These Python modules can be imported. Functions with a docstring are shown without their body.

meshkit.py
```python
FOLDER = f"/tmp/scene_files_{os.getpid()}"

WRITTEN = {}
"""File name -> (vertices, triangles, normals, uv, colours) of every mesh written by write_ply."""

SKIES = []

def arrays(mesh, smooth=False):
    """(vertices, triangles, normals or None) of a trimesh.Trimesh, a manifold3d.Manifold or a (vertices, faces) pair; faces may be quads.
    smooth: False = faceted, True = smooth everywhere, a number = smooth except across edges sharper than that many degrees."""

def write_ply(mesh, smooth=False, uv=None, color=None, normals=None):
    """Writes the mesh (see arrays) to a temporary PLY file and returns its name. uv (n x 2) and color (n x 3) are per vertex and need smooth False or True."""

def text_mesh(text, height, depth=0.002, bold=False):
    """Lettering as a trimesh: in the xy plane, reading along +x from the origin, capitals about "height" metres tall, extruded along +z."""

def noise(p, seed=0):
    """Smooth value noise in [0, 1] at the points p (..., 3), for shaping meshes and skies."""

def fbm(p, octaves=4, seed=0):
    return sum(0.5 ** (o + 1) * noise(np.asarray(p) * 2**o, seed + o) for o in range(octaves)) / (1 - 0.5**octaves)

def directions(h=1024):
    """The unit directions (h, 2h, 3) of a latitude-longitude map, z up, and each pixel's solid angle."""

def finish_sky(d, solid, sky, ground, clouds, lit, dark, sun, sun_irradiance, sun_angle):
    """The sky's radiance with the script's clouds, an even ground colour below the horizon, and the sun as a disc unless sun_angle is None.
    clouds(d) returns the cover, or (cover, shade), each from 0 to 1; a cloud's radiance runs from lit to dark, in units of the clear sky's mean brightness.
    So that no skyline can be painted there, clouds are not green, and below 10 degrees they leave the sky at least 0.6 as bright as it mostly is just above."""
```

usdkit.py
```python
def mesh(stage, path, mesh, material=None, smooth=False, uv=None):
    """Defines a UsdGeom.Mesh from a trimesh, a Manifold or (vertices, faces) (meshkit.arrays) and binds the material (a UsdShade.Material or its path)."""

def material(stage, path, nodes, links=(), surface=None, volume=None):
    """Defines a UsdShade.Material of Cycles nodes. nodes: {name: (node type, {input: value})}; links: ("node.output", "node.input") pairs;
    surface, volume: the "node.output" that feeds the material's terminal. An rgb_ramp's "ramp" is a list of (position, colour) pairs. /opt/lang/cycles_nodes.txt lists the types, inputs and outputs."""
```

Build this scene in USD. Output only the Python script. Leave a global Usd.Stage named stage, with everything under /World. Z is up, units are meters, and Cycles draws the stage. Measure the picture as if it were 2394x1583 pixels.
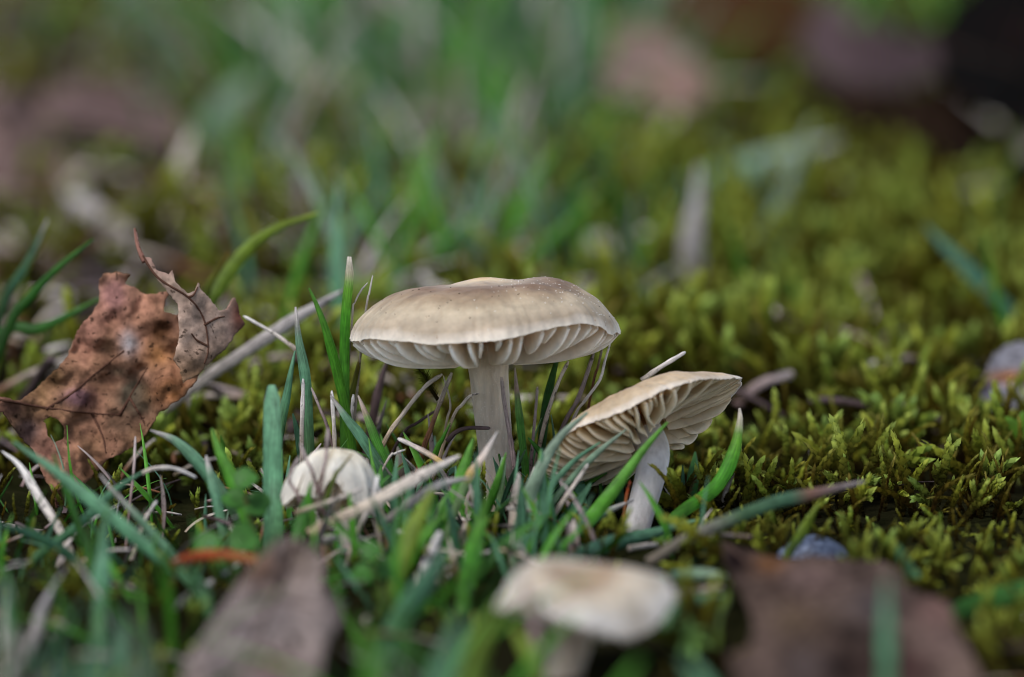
import math, random
import numpy as np
import trimesh
import usdkit, meshkit
from pxr import Usd, UsdGeom, UsdLux, UsdShade, Gf, Sdf, Vt
from shapely.geometry import Polygon, Point
import shapely
from scipy.spatial import Delaunay

random.seed(7)
rng = np.random.default_rng(7)
T = Sdf.ValueTypeNames
stage = Usd.Stage.CreateInMemory()
UsdGeom.SetStageUpAxis(stage, UsdGeom.Tokens.z)
UsdGeom.SetStageMetersPerUnit(stage, 1.0)
UsdGeom.Xform.Define(stage, '/World')
UsdGeom.Scope.Define(stage, '/World/Looks')

# ------------------------------------------------------------------ camera
# A close-up with a long lens: the mushroom cap is 4 cm wide, the lens 0.8 m away and 12 cm above the soil.
FPX, W, H = 12600.0, 2394.0, 1583.0
CAM = np.array([0.0, -0.80, 0.12])
PITCH = math.radians(6.67)
FWD = np.array([0, math.cos(PITCH), -math.sin(PITCH)])
UP = np.array([0, math.sin(PITCH), math.cos(PITCH)])
cam = UsdGeom.Camera.Define(stage, '/World/camera')
cam.AddTransformOp().Set(Gf.Matrix4d(1, 0, 0, 0, *UP, 0, *(-FWD), 0, *CAM, 1))
cam.CreateHorizontalApertureAttr(20.0)
cam.CreateFocalLengthAttr(20.0 * FPX / W)
cam.CreateFStopAttr(20.0 * FPX / W / 15.0)          # a 15 mm wide opening
cam.CreateFocusDistanceAttr(0.806)
cam.CreateClippingRangeAttr(Gf.Vec2f(0.02, 500))
cam.CreateExposureAttr(0.85)

# ------------------------------------------------------------------ sky and soft sun (overcast)
SUN_EL, SUN_AZ = math.radians(52), math.radians(-140)   # azimuth: atan2(x, y)
sky = UsdLux.DomeLight.Define(stage, '/World/sky')
skym = usdkit.material(stage, '/World/Looks/sky', {
    's': ('sky_texture', dict(sky_type='single_scattering', sun_disc=False, sun_elevation=SUN_EL, sun_rotation=SUN_AZ, sun_intensity=1.0)),
    'tc': ('texture_coordinate', {}),
    'n': ('noise_texture', dict(scale=2.5, detail=4.0, roughness=0.55)),
    'r': ('rgb_ramp', dict(ramp=[(0.3, (0.55, 0.55, 0.55)), (0.6, (1, 1, 1))])),
    'h': ('hsv', dict(saturation=0.6, value=1.15)),
    'm': ('mix_color', dict(blend_type='mix')),
    'b': ('background_shader', dict(strength=0.08)),
}, [('tc.generated', 'n.vector'), ('n.fac', 'r.fac'), ('r.color', 'm.fac'), ('s.color', 'h.color'), ('s.color', 'm.a'), ('h.color', 'm.b'), ('m.result', 'b.color')], surface='b.background')
UsdShade.MaterialBindingAPI.Apply(sky.GetPrim()).Bind(skym)
sky.GetPrim().SetCustomDataByKey('kind', 'structure')
sun = UsdLux.DistantLight.Define(stage, '/World/sun')
sun.CreateNormalizeAttr(True)
sun.CreateIntensityAttr(0.40)
sun.CreateAngleAttr(25.0)
sun.CreateColorAttr(Gf.Vec3f(1.0, 0.97, 0.94))
sd = np.array([math.cos(SUN_EL) * math.sin(SUN_AZ), math.cos(SUN_EL) * math.cos(SUN_AZ), math.sin(SUN_EL)])
_z = Gf.Vec3d(*sd)
_x = Gf.Cross(Gf.Vec3d(0, 0, 1), _z).GetNormalized()
_y = Gf.Cross(_z, _x)
sun.AddTransformOp().Set(Gf.Matrix4d(*_x, 0, *_y, 0, *_z, 0, 0, 0, 1, 1))

# ------------------------------------------------------------------ helpers
used = {}


def path(name, parent=None):
    base = (str(parent.GetPath()) if parent is not None else '/World') + '/' + name
    k = used.get(base, 0)
    used[base] = k + 1
    return base if k == 0 else f'{base}_{k:03d}'


def tag(o, label=None, cat=None, group=None, kind=None):
    p = o.GetPrim() if hasattr(o, 'GetPrim') else o
    for k, v in (('label', label), ('category', cat), ('group', group), ('kind', kind)):
        if v:
            p.SetCustomDataByKey(k, v)
    return p


def thing(name, label, cat, loc=(0, 0, 0), group=None):
    x = UsdGeom.Xform.Define(stage, path(name))
    x.AddTranslateOp().Set(Gf.Vec3d(*map(float, loc)))
    x.GetPrim().SetCustomDataByKey('at', Gf.Vec3d(*map(float, loc)))
    return tag(x, label, cat, group)


def obj(name, vf, mat, parent=None, smooth=True, col=None, bl=None):
    """One mesh; vertices are given in world space and are moved to the parent thing's own space."""
    v, f = np.asarray(vf[0], float), np.asarray(vf[1], int)
    q, off = parent, np.zeros(3)
    while q is not None and str(q.GetPath()) != '/World':
        a = q.GetCustomDataByKey('at')
        if a is not None:
            off = off + np.array(a)
        q = q.GetParent()
    if col is not None and smooth not in (True, False):
        smooth = True
    m = usdkit.mesh(stage, path(name, parent), (v - off, f), MATS[mat], smooth=smooth)
    api = UsdGeom.PrimvarsAPI(m)
    if col is not None:
        api.CreatePrimvar('col', T.Color3fArray, 'vertex').Set(Vt.Vec3fArray.FromNumpy(np.asarray(col, np.float32)))
    if bl is not None:
        api.CreatePrimvar('bl', T.Vector3fArray, 'vertex').Set(Vt.Vec3fArray.FromNumpy(np.asarray(bl, np.float32)))
    return m.GetPrim()


def at(px, py, y):
    """The point on the plane Y = y that the photograph shows at (px, py)."""
    d = FWD + (px - W / 2) / FPX * np.array([1.0, 0, 0]) - (py - H / 2) / FPX * UP
    return CAM + d * ((y - CAM[1]) / d[1])


def scale_at(y):
    return 1 / FPX * (0.8 + y) / math.cos(0.1)      # metres per pixel of the photograph


def gz(x, y):
    """Height of the soil."""
    x, y = np.asarray(x, float), np.asarray(y, float)
    p = np.stack([x * 22 + 5.3, y * 22 + 1.7, np.zeros_like(x)], -1)
    n = meshkit.fbm(p, 3, seed=3) - 0.5
    far = np.clip((y - 0.2) / 1.2, 0, 1)
    return n * (0.007 + 0.016 * far) - 0.0006 - 0.03 * np.clip(-(y + 0.06), 0, 0.3) * 0.5


def ground_hit(px, py):
    """Y at which the soil lies under that pixel."""
    d = FWD + (px - W / 2) / FPX * np.array([1.0, 0, 0]) - (py - H / 2) / FPX * UP
    t = (0.0 - CAM[2]) / d[2] if d[2] < 0 else 5
    for _ in range(4):
        p = CAM + d * t
        t = (float(gz(p[0], p[1])) - CAM[2]) / d[2]
    return (CAM + d * t)[1]


def spline(pts, n):
    """Catmull-Rom through the points (m x k), n samples."""
    p = np.asarray(pts, float)
    if len(p) == 2:
        return p[0] + (p[1] - p[0]) * np.linspace(0, 1, n)[:, None]
    q = np.vstack([2 * p[0] - p[1], p, 2 * p[-1] - p[-2]])
    seg = np.linalg.norm(np.diff(p, axis=0), axis=1)
    s = np.concatenate([[0], np.cumsum(seg)])
    u = np.linspace(0, s[-1], n)
    i = np.clip(np.searchsorted(s, u, 'right') - 1, 0, len(seg) - 1)
    t = ((u - s[i]) / np.maximum(seg[i], 1e-12))[:, None]
    a, b, c, d = q[i], q[i + 1], q[i + 2], q[i + 3]
    return 0.5 * (2 * b + (c - a) * t + (2 * a - 5 * b + 4 * c - d) * t**2 + (3 * b - a - 3 * c + d) * t**3)


def grid_faces(n, m, close=False):
    i, j = np.meshgrid(np.arange(n - 1), np.arange(m if close else m - 1), indexing='ij')
    k = (j + 1) % m
    q = np.stack([i * m + j, i * m + k, (i + 1) * m + k, (i + 1) * m + j], -1).reshape(-1, 4)
    return np.vstack([q[:, [0, 1, 2]], q[:, [0, 2, 3]]])


def ramp(stops, v):
    x = [s[0] for s in stops]
    return np.stack([np.interp(v, x, [s[1][k] for s in stops]) for k in range(3)], 1)


# ------------------------------------------------------------------ materials
MATS = {}
L = '/World/Looks/'


def organic(name, rough=0.5, spec=0.35, transl=0.25, streak=(26.0, 1.2), streak_amt=0.45, spot=0.0, bump=0.3, tint=(1, 1, 1)):
    """Plant matter: the colour is carried by the mesh, streaked along the blade and mottled."""
    n = {
        'c': ('attribute', dict(attribute='col')),
        'b': ('attribute', dict(attribute='bl')),
        'map': ('mapping', dict(scale=(streak[0], streak[1], 1.0))),
        'n': ('noise_texture', dict(scale=1.0, detail=3.0, roughness=0.6)),
        'r': ('map_range', dict(from_min=0.3, from_max=0.7, to_min=1 - streak_amt, to_max=1 + streak_amt * 0.8)),
        'g': ('geometry', {}),
        'n2': ('noise_texture', dict(scale=420.0, detail=4.0, roughness=0.65)),
        'r2': ('map_range', dict(from_min=0.35, from_max=0.65, to_min=0.72, to_max=1.22)),
        'mm': ('math', dict(math_type='multiply')),
        'cc': ('vector_math', dict(math_type='scale')),
        'bp': ('bump', dict(strength=bump, distance=0.00025)),
        'p': ('principled_bsdf', dict(roughness=rough, specular_ior_level=spec)),
        't': ('translucent_bsdf', {}),
        'mx': ('mix_closure', dict(fac=transl)),
    }
    l = [('b.vector', 'map.vector'), ('map.vector', 'n.vector'), ('n.fac', 'r.value'), ('g.position', 'n2.vector'), ('n2.fac', 'r2.value'),
         ('r.result', 'mm.value1'), ('r2.result', 'mm.value2'), ('c.color', 'cc.vector1'), ('mm.value', 'cc.scale'),
         ('n.fac', 'bp.height'), ('bp.normal', 'p.normal'), ('p.BSDF', 'mx.closure1'), ('t.BSDF', 'mx.closure2')]
    out = 'cc.vector'
    if spot:
        n['v'] = ('noise_texture', dict(scale=900.0, detail=2.0))
        n['vr'] = ('map_range', dict(from_min=0.62, from_max=0.70, to_min=0.0, to_max=spot, clamp=True))
        n['sm'] = ('mix_color', dict(b=(0.02, 0.012, 0.008)))
        l += [('g.position', 'v.vector'), ('v.fac', 'vr.value'), ('vr.result', 'sm.fac'), ('cc.vector', 'sm.a')]
        out = 'sm.result'
    l += [(out, 'p.base_color'), (out, 't.color')]
    MATS[name] = usdkit.material(stage, L + name, n, l, surface='mx.closure')


organic('grass_blade', rough=0.5, spec=0.22)
organic('straw', rough=0.6, spec=0.15, transl=0.12, streak=(30.0, 1.6), streak_amt=0.6, spot=0.7)
organic('moss', rough=0.7, spec=0.0, transl=0.35, streak_amt=0.1, bump=0.0)
organic('dead_leaf', rough=0.7, spec=0.0, transl=0.15, streak=(9.0, 9.0), streak_amt=0.35, spot=0.75, bump=0.5)
organic('green_leaf', rough=0.5, spec=0.2, transl=0.3, streak=(8.0, 2.0), streak_amt=0.2)


def flesh(name, sss=0.25, rough=0.55, scale=500.0, amt=0.25, stretch=(1, 1, 1), bump=0.4, speck=0.0):
    n = {
        'c': ('attribute', dict(attribute='col')),
        'g': ('geometry', {}),
        'map': ('mapping', dict(scale=stretch)),
        'n': ('noise_texture', dict(scale=scale, detail=5.0, roughness=0.6)),
        'r': ('map_range', dict(from_min=0.3, from_max=0.7, to_min=1 - amt, to_max=1 + amt)),
        'cc': ('vector_math', dict(math_type='scale')),
        'n3': ('noise_texture', dict(scale=2600.0, detail=3.0, roughness=0.7)),
        'bp': ('bump', dict(strength=bump, distance=0.00018)),
        'p': ('principled_bsdf', dict(roughness=rough, specular_ior_level=0.2, subsurface_weight=sss, subsurface_scale=0.0012, subsurface_radius=(1.0, 0.6, 0.4))),
    }
    l = [('g.position', 'map.vector'), ('map.vector', 'n.vector'), ('n.fac', 'r.value'), ('c.color', 'cc.vector1'), ('r.result', 'cc.scale'),
         ('g.position', 'n3.vector'), ('n3.fac', 'bp.height'), ('bp.normal', 'p.normal')]
    out = 'cc.vector'
    if speck:
        n['v'] = ('voronoi_texture', dict(scale=2200.0))
        n['vr'] = ('map_range', dict(from_min=0.12, from_max=0.2, to_min=speck, to_max=0.0, clamp=True))
        n['sm'] = ('mix_color', dict(b=(0.8, 0.78, 0.76)))
        l += [('g.position', 'v.vector'), ('v.distance', 'vr.value'), ('vr.result', 'sm.fac'), ('cc.vector', 'sm.a')]
        out = 'sm.result'
    l.append((out, 'p.base_color'))
    MATS[name] = usdkit.material(stage, L + name, n, l, surface='p.BSDF')


flesh('cap_skin', scale=420, amt=0.22, bump=0.45)
flesh('gill_flesh', sss=0.45, scale=700, amt=0.1, bump=0.15)
flesh('stem_flesh', scale=900, amt=0.2, stretch=(1, 1, 0.12), bump=0.5, speck=0.35)
MATS['dew'] = usdkit.material(stage, L + 'dew', {'p': ('principled_bsdf', dict(base_color=(0.78, 0.76, 0.73), roughness=0.25, specular_ior_level=0.6))}, [], surface='p.BSDF')
MATS['soil'] = usdkit.material(stage, L + 'soil', {
    'g': ('geometry', {}), 'n': ('noise_texture', dict(scale=260.0, detail=6.0, roughness=0.7)), 'n2': ('noise_texture', dict(scale=11.0, detail=4.0)),
    'r': ('rgb_ramp', dict(ramp=[(0.3, (0.005, 0.004, 0.003)), (0.55, (0.016, 0.012, 0.007)), (0.75, (0.035, 0.026, 0.015))])),
    'r2': ('rgb_ramp', dict(ramp=[(0.35, (0.006, 0.008, 0.003)), (0.65, (0.02, 0.026, 0.006))])),
    'm': ('mix_color', dict(fac=0.45)), 'bp': ('bump', dict(strength=0.8, distance=0.002)), 'p': ('principled_bsdf', dict(roughness=0.95, specular_ior_level=0.0)),
}, [('g.position', 'n.vector'), ('g.position', 'n2.vector'), ('n.fac', 'r.fac'), ('n2.fac', 'r2.fac'), ('r.color', 'm.a'), ('r2.color', 'm.b'), ('m.result', 'p.base_color'), ('n.fac', 'bp.height'), ('bp.normal', 'p.normal')], surface='p.BSDF')
MATS['pebble'] = usdkit.material(stage, L + 'pebble', {
    'g': ('geometry', {}), 'n': ('noise_texture', dict(scale=1500.0, detail=5.0, roughness=0.7)),
    'r': ('rgb_ramp', dict(ramp=[(0.3, (0.01, 0.014, 0.028)), (0.5, (0.045, 0.06, 0.105)), (0.68, (0.16, 0.2, 0.29))])),
    'bp': ('bump', dict(strength=0.6, distance=0.0003)), 'p': ('principled_bsdf', dict(roughness=0.55)),
}, [('g.position', 'n.vector'), ('n.fac', 'r.fac'), ('r.color', 'p.base_color'), ('n.fac', 'bp.height'), ('bp.normal', 'p.normal')], surface='p.BSDF')

# ------------------------------------------------------------------ the ground
gx = np.concatenate([-np.geomspace(30, 0.5, 14), np.linspace(-0.45, 0.45, 150), np.geomspace(0.5, 30, 14)])
gy = np.concatenate([-np.geomspace(30, 0.6, 12), np.linspace(-0.55, 0.6, 190), np.linspace(0.62, 4, 110), np.geomspace(4.3, 60, 16)])
X, Y = np.meshgrid(gx, gy, indexing='ij')
V = np.stack([X, Y, gz(X, Y)], -1).reshape(-1, 3)
tag(obj('ground', (V, grid_faces(len(gx), len(gy))[:, [0, 2, 1]]), 'soil'), 'dark damp soil showing between moss and grass', None, None, 'structure')

# ------------------------------------------------------------------ mushrooms


def frame(n, e1):
    n = np.asarray(n, float) / np.linalg.norm(n)
    e1 = np.asarray(e1, float)
    e1 = e1 - n * (e1 @ n)
    e1 /= np.linalg.norm(e1)
    return np.stack([e1, np.cross(n, e1), n], 1)       # columns: x, y, z of the cap (z = its top)


def mushroom(label, centre, M, R, ztop, zrim, rad, capcol, thick, gill_n, gill_depth, gillcol, stem_pts, stem_r, stemcol, crenul=0.00012, group=None, gill_in=0.2, gill_t=0.00030, seed=1, wavy=1.0, pw=5.5, dth=None):
    """ztop(rho, th), zrim(th), rad(th): the cap in its own frame M; stem_pts in the world; every gill is a part."""
    r_ = np.random.default_rng(seed)
    base = np.asarray(stem_pts[-1], float)
    t = thing('mushroom', label, 'mushroom', base, group)
    P = lambda a: centre + np.asarray(a) @ M.T
    nr, nt = 64, 300
    rho = np.linspace(0, 1, nr) ** 0.9
    th = np.arange(nt) * 2 * math.pi / nt
    RH, TH = np.meshgrid(rho, th, indexing='ij')
    cre = meshkit.fbm(np.stack([np.cos(th) * 9, np.sin(th) * 9, th * 0], -1), 3, seed=seed) - 0.5
    fine = meshkit.noise(np.stack([np.cos(th) * 45, np.sin(th) * 45, th * 0], -1), seed=seed + 9) - 0.5
    Rt = R * rad(th) + crenul * (4 * cre + 3 * fine)

    def top(RH, TH, j=None):
        rr = RH * (Rt[None, :] if j is None else np.interp(TH, th, Rt, period=2 * math.pi))
        x, y = rr * np.cos(TH), rr * np.sin(TH)
        z = ztop(RH, TH) + zrim(TH) * RH**4
        nz = meshkit.fbm(np.stack([x * 260, y * 260, x * 0 + seed], -1), 3, seed=seed) - 0.5
        return np.stack([x, y, z + nz * 0.0009 * (0.4 + 0.6 * RH)], -1)

    A = top(RH, TH)
    bottom = A.copy()
    th_k = thick * (1 - RH**3) + 0.00016
    bottom[..., 2] -= th_k
    bottom[..., :2] *= (1 - 0.004 * RH[..., None])
    # the edge droops a little over the gills, as a thin pale lip
    lip = np.stack([A[-1, :, 0] * 1.004, A[-1, :, 1] * 1.004, A[-1, :, 2] - 0.0001 + 0.0002 * fine], -1)[None]
    S = np.concatenate([A, lip, bottom[::-1]], 0)
    f = grid_faces(len(S), nt, True)
    rc = np.concatenate([RH, np.full((1, nt), 1.02), RH[::-1] * 0 + 2], 0).ravel()
    c = capcol(np.concatenate([RH, RH[-1:] * 1.02, RH[::-1]], 0), np.concatenate([TH, TH[-1:], TH], 0), np.concatenate([np.zeros((nr, nt)), np.zeros((1, nt)), np.ones((nr, nt))], 0))
    obj('cap', (P(S.reshape(-1, 3)), f), 'cap_skin', t, True, c.reshape(-1, 3), np.stack([rc, rc, rc], 1))
    # gills
    for k in range(gill_n):
        a = 2 * math.pi * (k + r_.uniform(-0.22, 0.22)) / gill_n
        kind = k % 4
        r0 = gill_in if kind == 0 else (0.62 if kind == 2 else (gill_in + 0.14 if kind == 1 else 0.74)) + r_.uniform(-0.06, 0.06)
        dep = gill_depth * r_.uniform(0.9, 1.1) * (1.0 if kind in (0,) else 0.92 if kind == 1 else 0.72 if kind == 2 else 0.5)
        dep *= 1.0 if dth is None else dth(a)
        n, m = 18, 6
        q = np.linspace(r0, 0.985, n)
        u = np.linspace(0, 1, m)
        Q, U = np.meshgrid(q, u, indexing='ij')
        bend = wavy * 0.02 * np.sin(Q * 9 + r_.uniform(0, 6)) * U + wavy * r_.uniform(-0.05, 0.05) * U * (Q < 2)
        TT = a + bend / np.maximum(Q, 0.3) * 0.6
        tp = top(Q, TT, 1)
        tb = tp.copy()
        tb[..., 2] -= thick * (1 - Q**3) + 0.0001
        s = (Q - r0) / (0.985 - r0)
        prof = np.clip(np.minimum(1, (s + (0.35 if kind == 0 else 0.02)) * (4.5 if kind else 2.6)), 0, 1) ** 0.7 * np.clip(1 - Q**pw, 0, 1) ** 0.75
        low = -dep * prof + zrim(TT) * Q**4 - 0.0001
        z = tb[..., 2] * (1 - U) + np.minimum(low, tb[..., 2] - 0.0002) * U
        half = gill_t * (1 - 0.3 * U) * (0.55 + 0.45 * np.minimum(1, s * 6))
        side = np.stack([-np.sin(TT), np.cos(TT), 0 * TT], -1)
        C = np.stack([tb[..., 0], tb[..., 1], z], -1)
        a1, b1 = C + side * half[..., None], C - side * half[..., None]
        ring = np.concatenate([a1, b1[:, ::-1]], 1)
        v = ring.reshape(-1, 3)
        f = grid_faces(n, 2 * m, True)
        caps = []
        for row, flip in ((0, False), (n - 1, True)):
            o = row * 2 * m
            for j in range(m - 1):
                x0, x1, x2, x3 = o + j, o + j + 1, o + 2 * m - 2 - j, o + 2 * m - 1 - j
                caps += [[x0, x1, x2], [x0, x2, x3]] if not flip else [[x0, x2, x1], [x0, x3, x2]]
        f = np.vstack([f, caps])
        uu = np.concatenate([U, U[:, ::-1]], 1).ravel()
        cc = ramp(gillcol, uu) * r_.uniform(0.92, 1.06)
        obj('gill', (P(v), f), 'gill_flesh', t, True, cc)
    # stem
    sp = spline(np.asarray(stem_pts, float), 48)
    tg = np.gradient(sp, axis=0)
    tg /= np.linalg.norm(tg, axis=1, keepdims=True)
    a = np.cross(tg, [0, 1.0, 0.05])
    a /= np.linalg.norm(a, axis=1, keepdims=True)
    b = np.cross(tg, a)
    ns = 56
    an = np.arange(ns) * 2 * math.pi / ns
    tt = np.linspace(0, 1, len(sp))
    rr = np.interp(tt, np.linspace(0, 1, len(stem_r)), stem_r)[:, None] * (1 + 0.035 * np.sin(an * 3 + tt[:, None] * 2) + 0.05 * (meshkit.fbm(np.stack([np.cos(an)[None] * 3 + 0 * tt[:, None], np.sin(an)[None] * 3 + 0 * tt[:, None], tt[:, None] * 4 + 0 * an[None]], -1), 3, seed) - 0.5) + 0.007 * np.sin(an * 17 + 3 * np.sin(tt[:, None] * 5)))
    v = sp[:, None] + rr[..., None] * (np.cos(an)[None, :, None] * a[:, None] + np.sin(an)[None, :, None] * b[:, None])
    obj('stem', (v.reshape(-1, 3), grid_faces(len(sp), ns, True)), 'stem_flesh', t, True, ramp(stemcol, np.repeat(tt, ns)))
    return t, P, top


def wrap(a):
    return (a + math.pi) % (2 * math.pi) - math.pi


# -- the large one
MM = 1e-3
C1 = at(1131, 786, 0.0)
M1 = frame([-0.028, 0.092, 1.0], [1, 0, 0.028])
R1 = 316 * scale_at(0)


def z1(rho, th):
    x, y = rho * np.cos(th), rho * np.sin(th)
    g = np.clip(1 - rho**3.1, 0, 1) ** 0.66
    z = 8.1 * g + 1.05 * np.exp(-((x - 0.5) ** 2 + (y - 0.1) ** 2) / 0.09) + 0.5 * 1.1 * np.exp(-((x - 0.0) ** 2 + (y - 0.02) ** 2) / 0.02)
    z += -0.35 * np.exp(-((rho - 0.3) ** 2) / 0.012) - 0.25 * np.exp(-((x + 0.3) ** 2 + (y + 0.45) ** 2) / 0.05)
    return z * MM


def rim1(th):
    return (1.9 * np.exp(-(wrap(th + 0.80) / 0.36) ** 2) - 0.35 * np.exp(-(wrap(th + 1.9) / 0.4) ** 2) + 0.4 * np.exp(-(wrap(th + 2.5) / 0.3) ** 2) + 0.15 * np.sin(th * 5) + 0.1 * np.sin(11 * th + 1)) * MM


def cap1(rho, th, under):
    x, y = rho * np.cos(th), rho * np.sin(th)
    n = meshkit.fbm(np.stack([x * 4, y * 4, 0 * x], -1), 4, seed=5) - 0.5
    q = rho + n * 0.22 * (1 - rho**6)
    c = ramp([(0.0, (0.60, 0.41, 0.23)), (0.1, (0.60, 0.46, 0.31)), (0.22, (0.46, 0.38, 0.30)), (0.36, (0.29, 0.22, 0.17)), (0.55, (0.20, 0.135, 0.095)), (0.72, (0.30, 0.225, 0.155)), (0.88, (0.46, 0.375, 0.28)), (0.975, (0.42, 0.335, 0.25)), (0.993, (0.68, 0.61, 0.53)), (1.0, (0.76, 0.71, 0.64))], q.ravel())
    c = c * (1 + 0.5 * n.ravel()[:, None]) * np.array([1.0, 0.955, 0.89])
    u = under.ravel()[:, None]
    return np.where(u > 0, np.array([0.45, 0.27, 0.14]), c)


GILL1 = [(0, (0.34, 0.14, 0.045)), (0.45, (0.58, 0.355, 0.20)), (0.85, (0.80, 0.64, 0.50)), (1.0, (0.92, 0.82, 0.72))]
s1 = [at(1140, 800, 0.0), at(1141, 850, 0.0), at(1146, 920, 0.0005), at(1156, 1040, 0.001), at(1162, 1150, 0.0)]
s1.append(s1[-1] + np.array([0.0003, 0, -0.006]))
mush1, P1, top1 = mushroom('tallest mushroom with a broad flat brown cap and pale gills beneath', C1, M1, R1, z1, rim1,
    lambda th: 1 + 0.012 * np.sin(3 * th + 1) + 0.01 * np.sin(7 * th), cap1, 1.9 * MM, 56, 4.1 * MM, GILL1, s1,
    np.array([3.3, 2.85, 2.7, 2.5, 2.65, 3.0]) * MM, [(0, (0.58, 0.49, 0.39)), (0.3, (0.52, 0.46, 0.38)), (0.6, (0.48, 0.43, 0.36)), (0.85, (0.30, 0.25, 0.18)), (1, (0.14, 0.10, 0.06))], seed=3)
r_ = np.random.default_rng(21)                                     # dew specks on the right of the cap
dv, df, n0 = [], [], 0
ball = trimesh.creation.icosphere(1, 1.0)
for _ in range(150):
    rho, th = math.sqrt(r_.uniform(0.0, 0.95)), r_.normal(-0.35, 0.75)
    if rho * math.cos(th) < -0.15:
        continue
    p = P1(top1(np.array([[rho]]), np.array([[th % (2 * math.pi)]]), 1)[0, 0])
    s = r_.uniform(0.04, 0.095) * MM
    dv.append(ball.vertices * s + p)
    df.append(ball.faces + n0)
    n0 += len(ball.vertices)
gv, gf, g0 = [], [], 0
for _ in range(46):
    rho, th = math.sqrt(r_.uniform(0.05, 0.98)), r_.uniform(-math.pi, 0.4)
    p = P1(top1(np.array([[rho]]), np.array([[th % (2 * math.pi)]]), 1)[0, 0])
    gv.append(ball.vertices * r_.uniform(0.04, 0.13, (1, 3)) * MM + p)
    gf.append(ball.faces + g0)
    g0 += len(ball.vertices)
tag(obj('soil_grains', (np.vstack(gv), np.vstack(gf)), 'soil', mush1), 'dark grains of soil stuck to the cap', kind='stuff')
tag(obj('dew_specks', (np.vstack(dv), np.vstack(df)), 'dew', mush1), 'tiny pale specks scattered over the right of the cap', kind='stuff')

# -- the tilted one, seen from below
C2 = at(1498, 992, -0.008)
M2 = frame([-0.41, 0.38, 0.83], [0.89, 0.0, 0.455])
R2 = 250 * scale_at(-0.008)


def cap2(rho, th, under):
    x, y = rho * np.cos(th), rho * np.sin(th)
    n = meshkit.fbm(np.stack([x * 5, y * 5, 0 * x + 4], -1), 4, seed=8) - 0.5
    c = ramp([(0, (0.4, 0.28, 0.17)), (0.7, (0.42, 0.30, 0.19)), (0.93, (0.52, 0.38, 0.25)), (1.0, (0.68, 0.58, 0.47))], (rho + 0.1 * n).ravel()) * (1 + 0.4 * n.ravel()[:, None])
    return np.where(under.ravel()[:, None] > 0, np.where(np.cos(th.ravel() + 0.15)[:, None] > 0.2, np.array([0.46, 0.33, 0.22]), np.array([0.16, 0.075, 0.03])), c)


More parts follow.
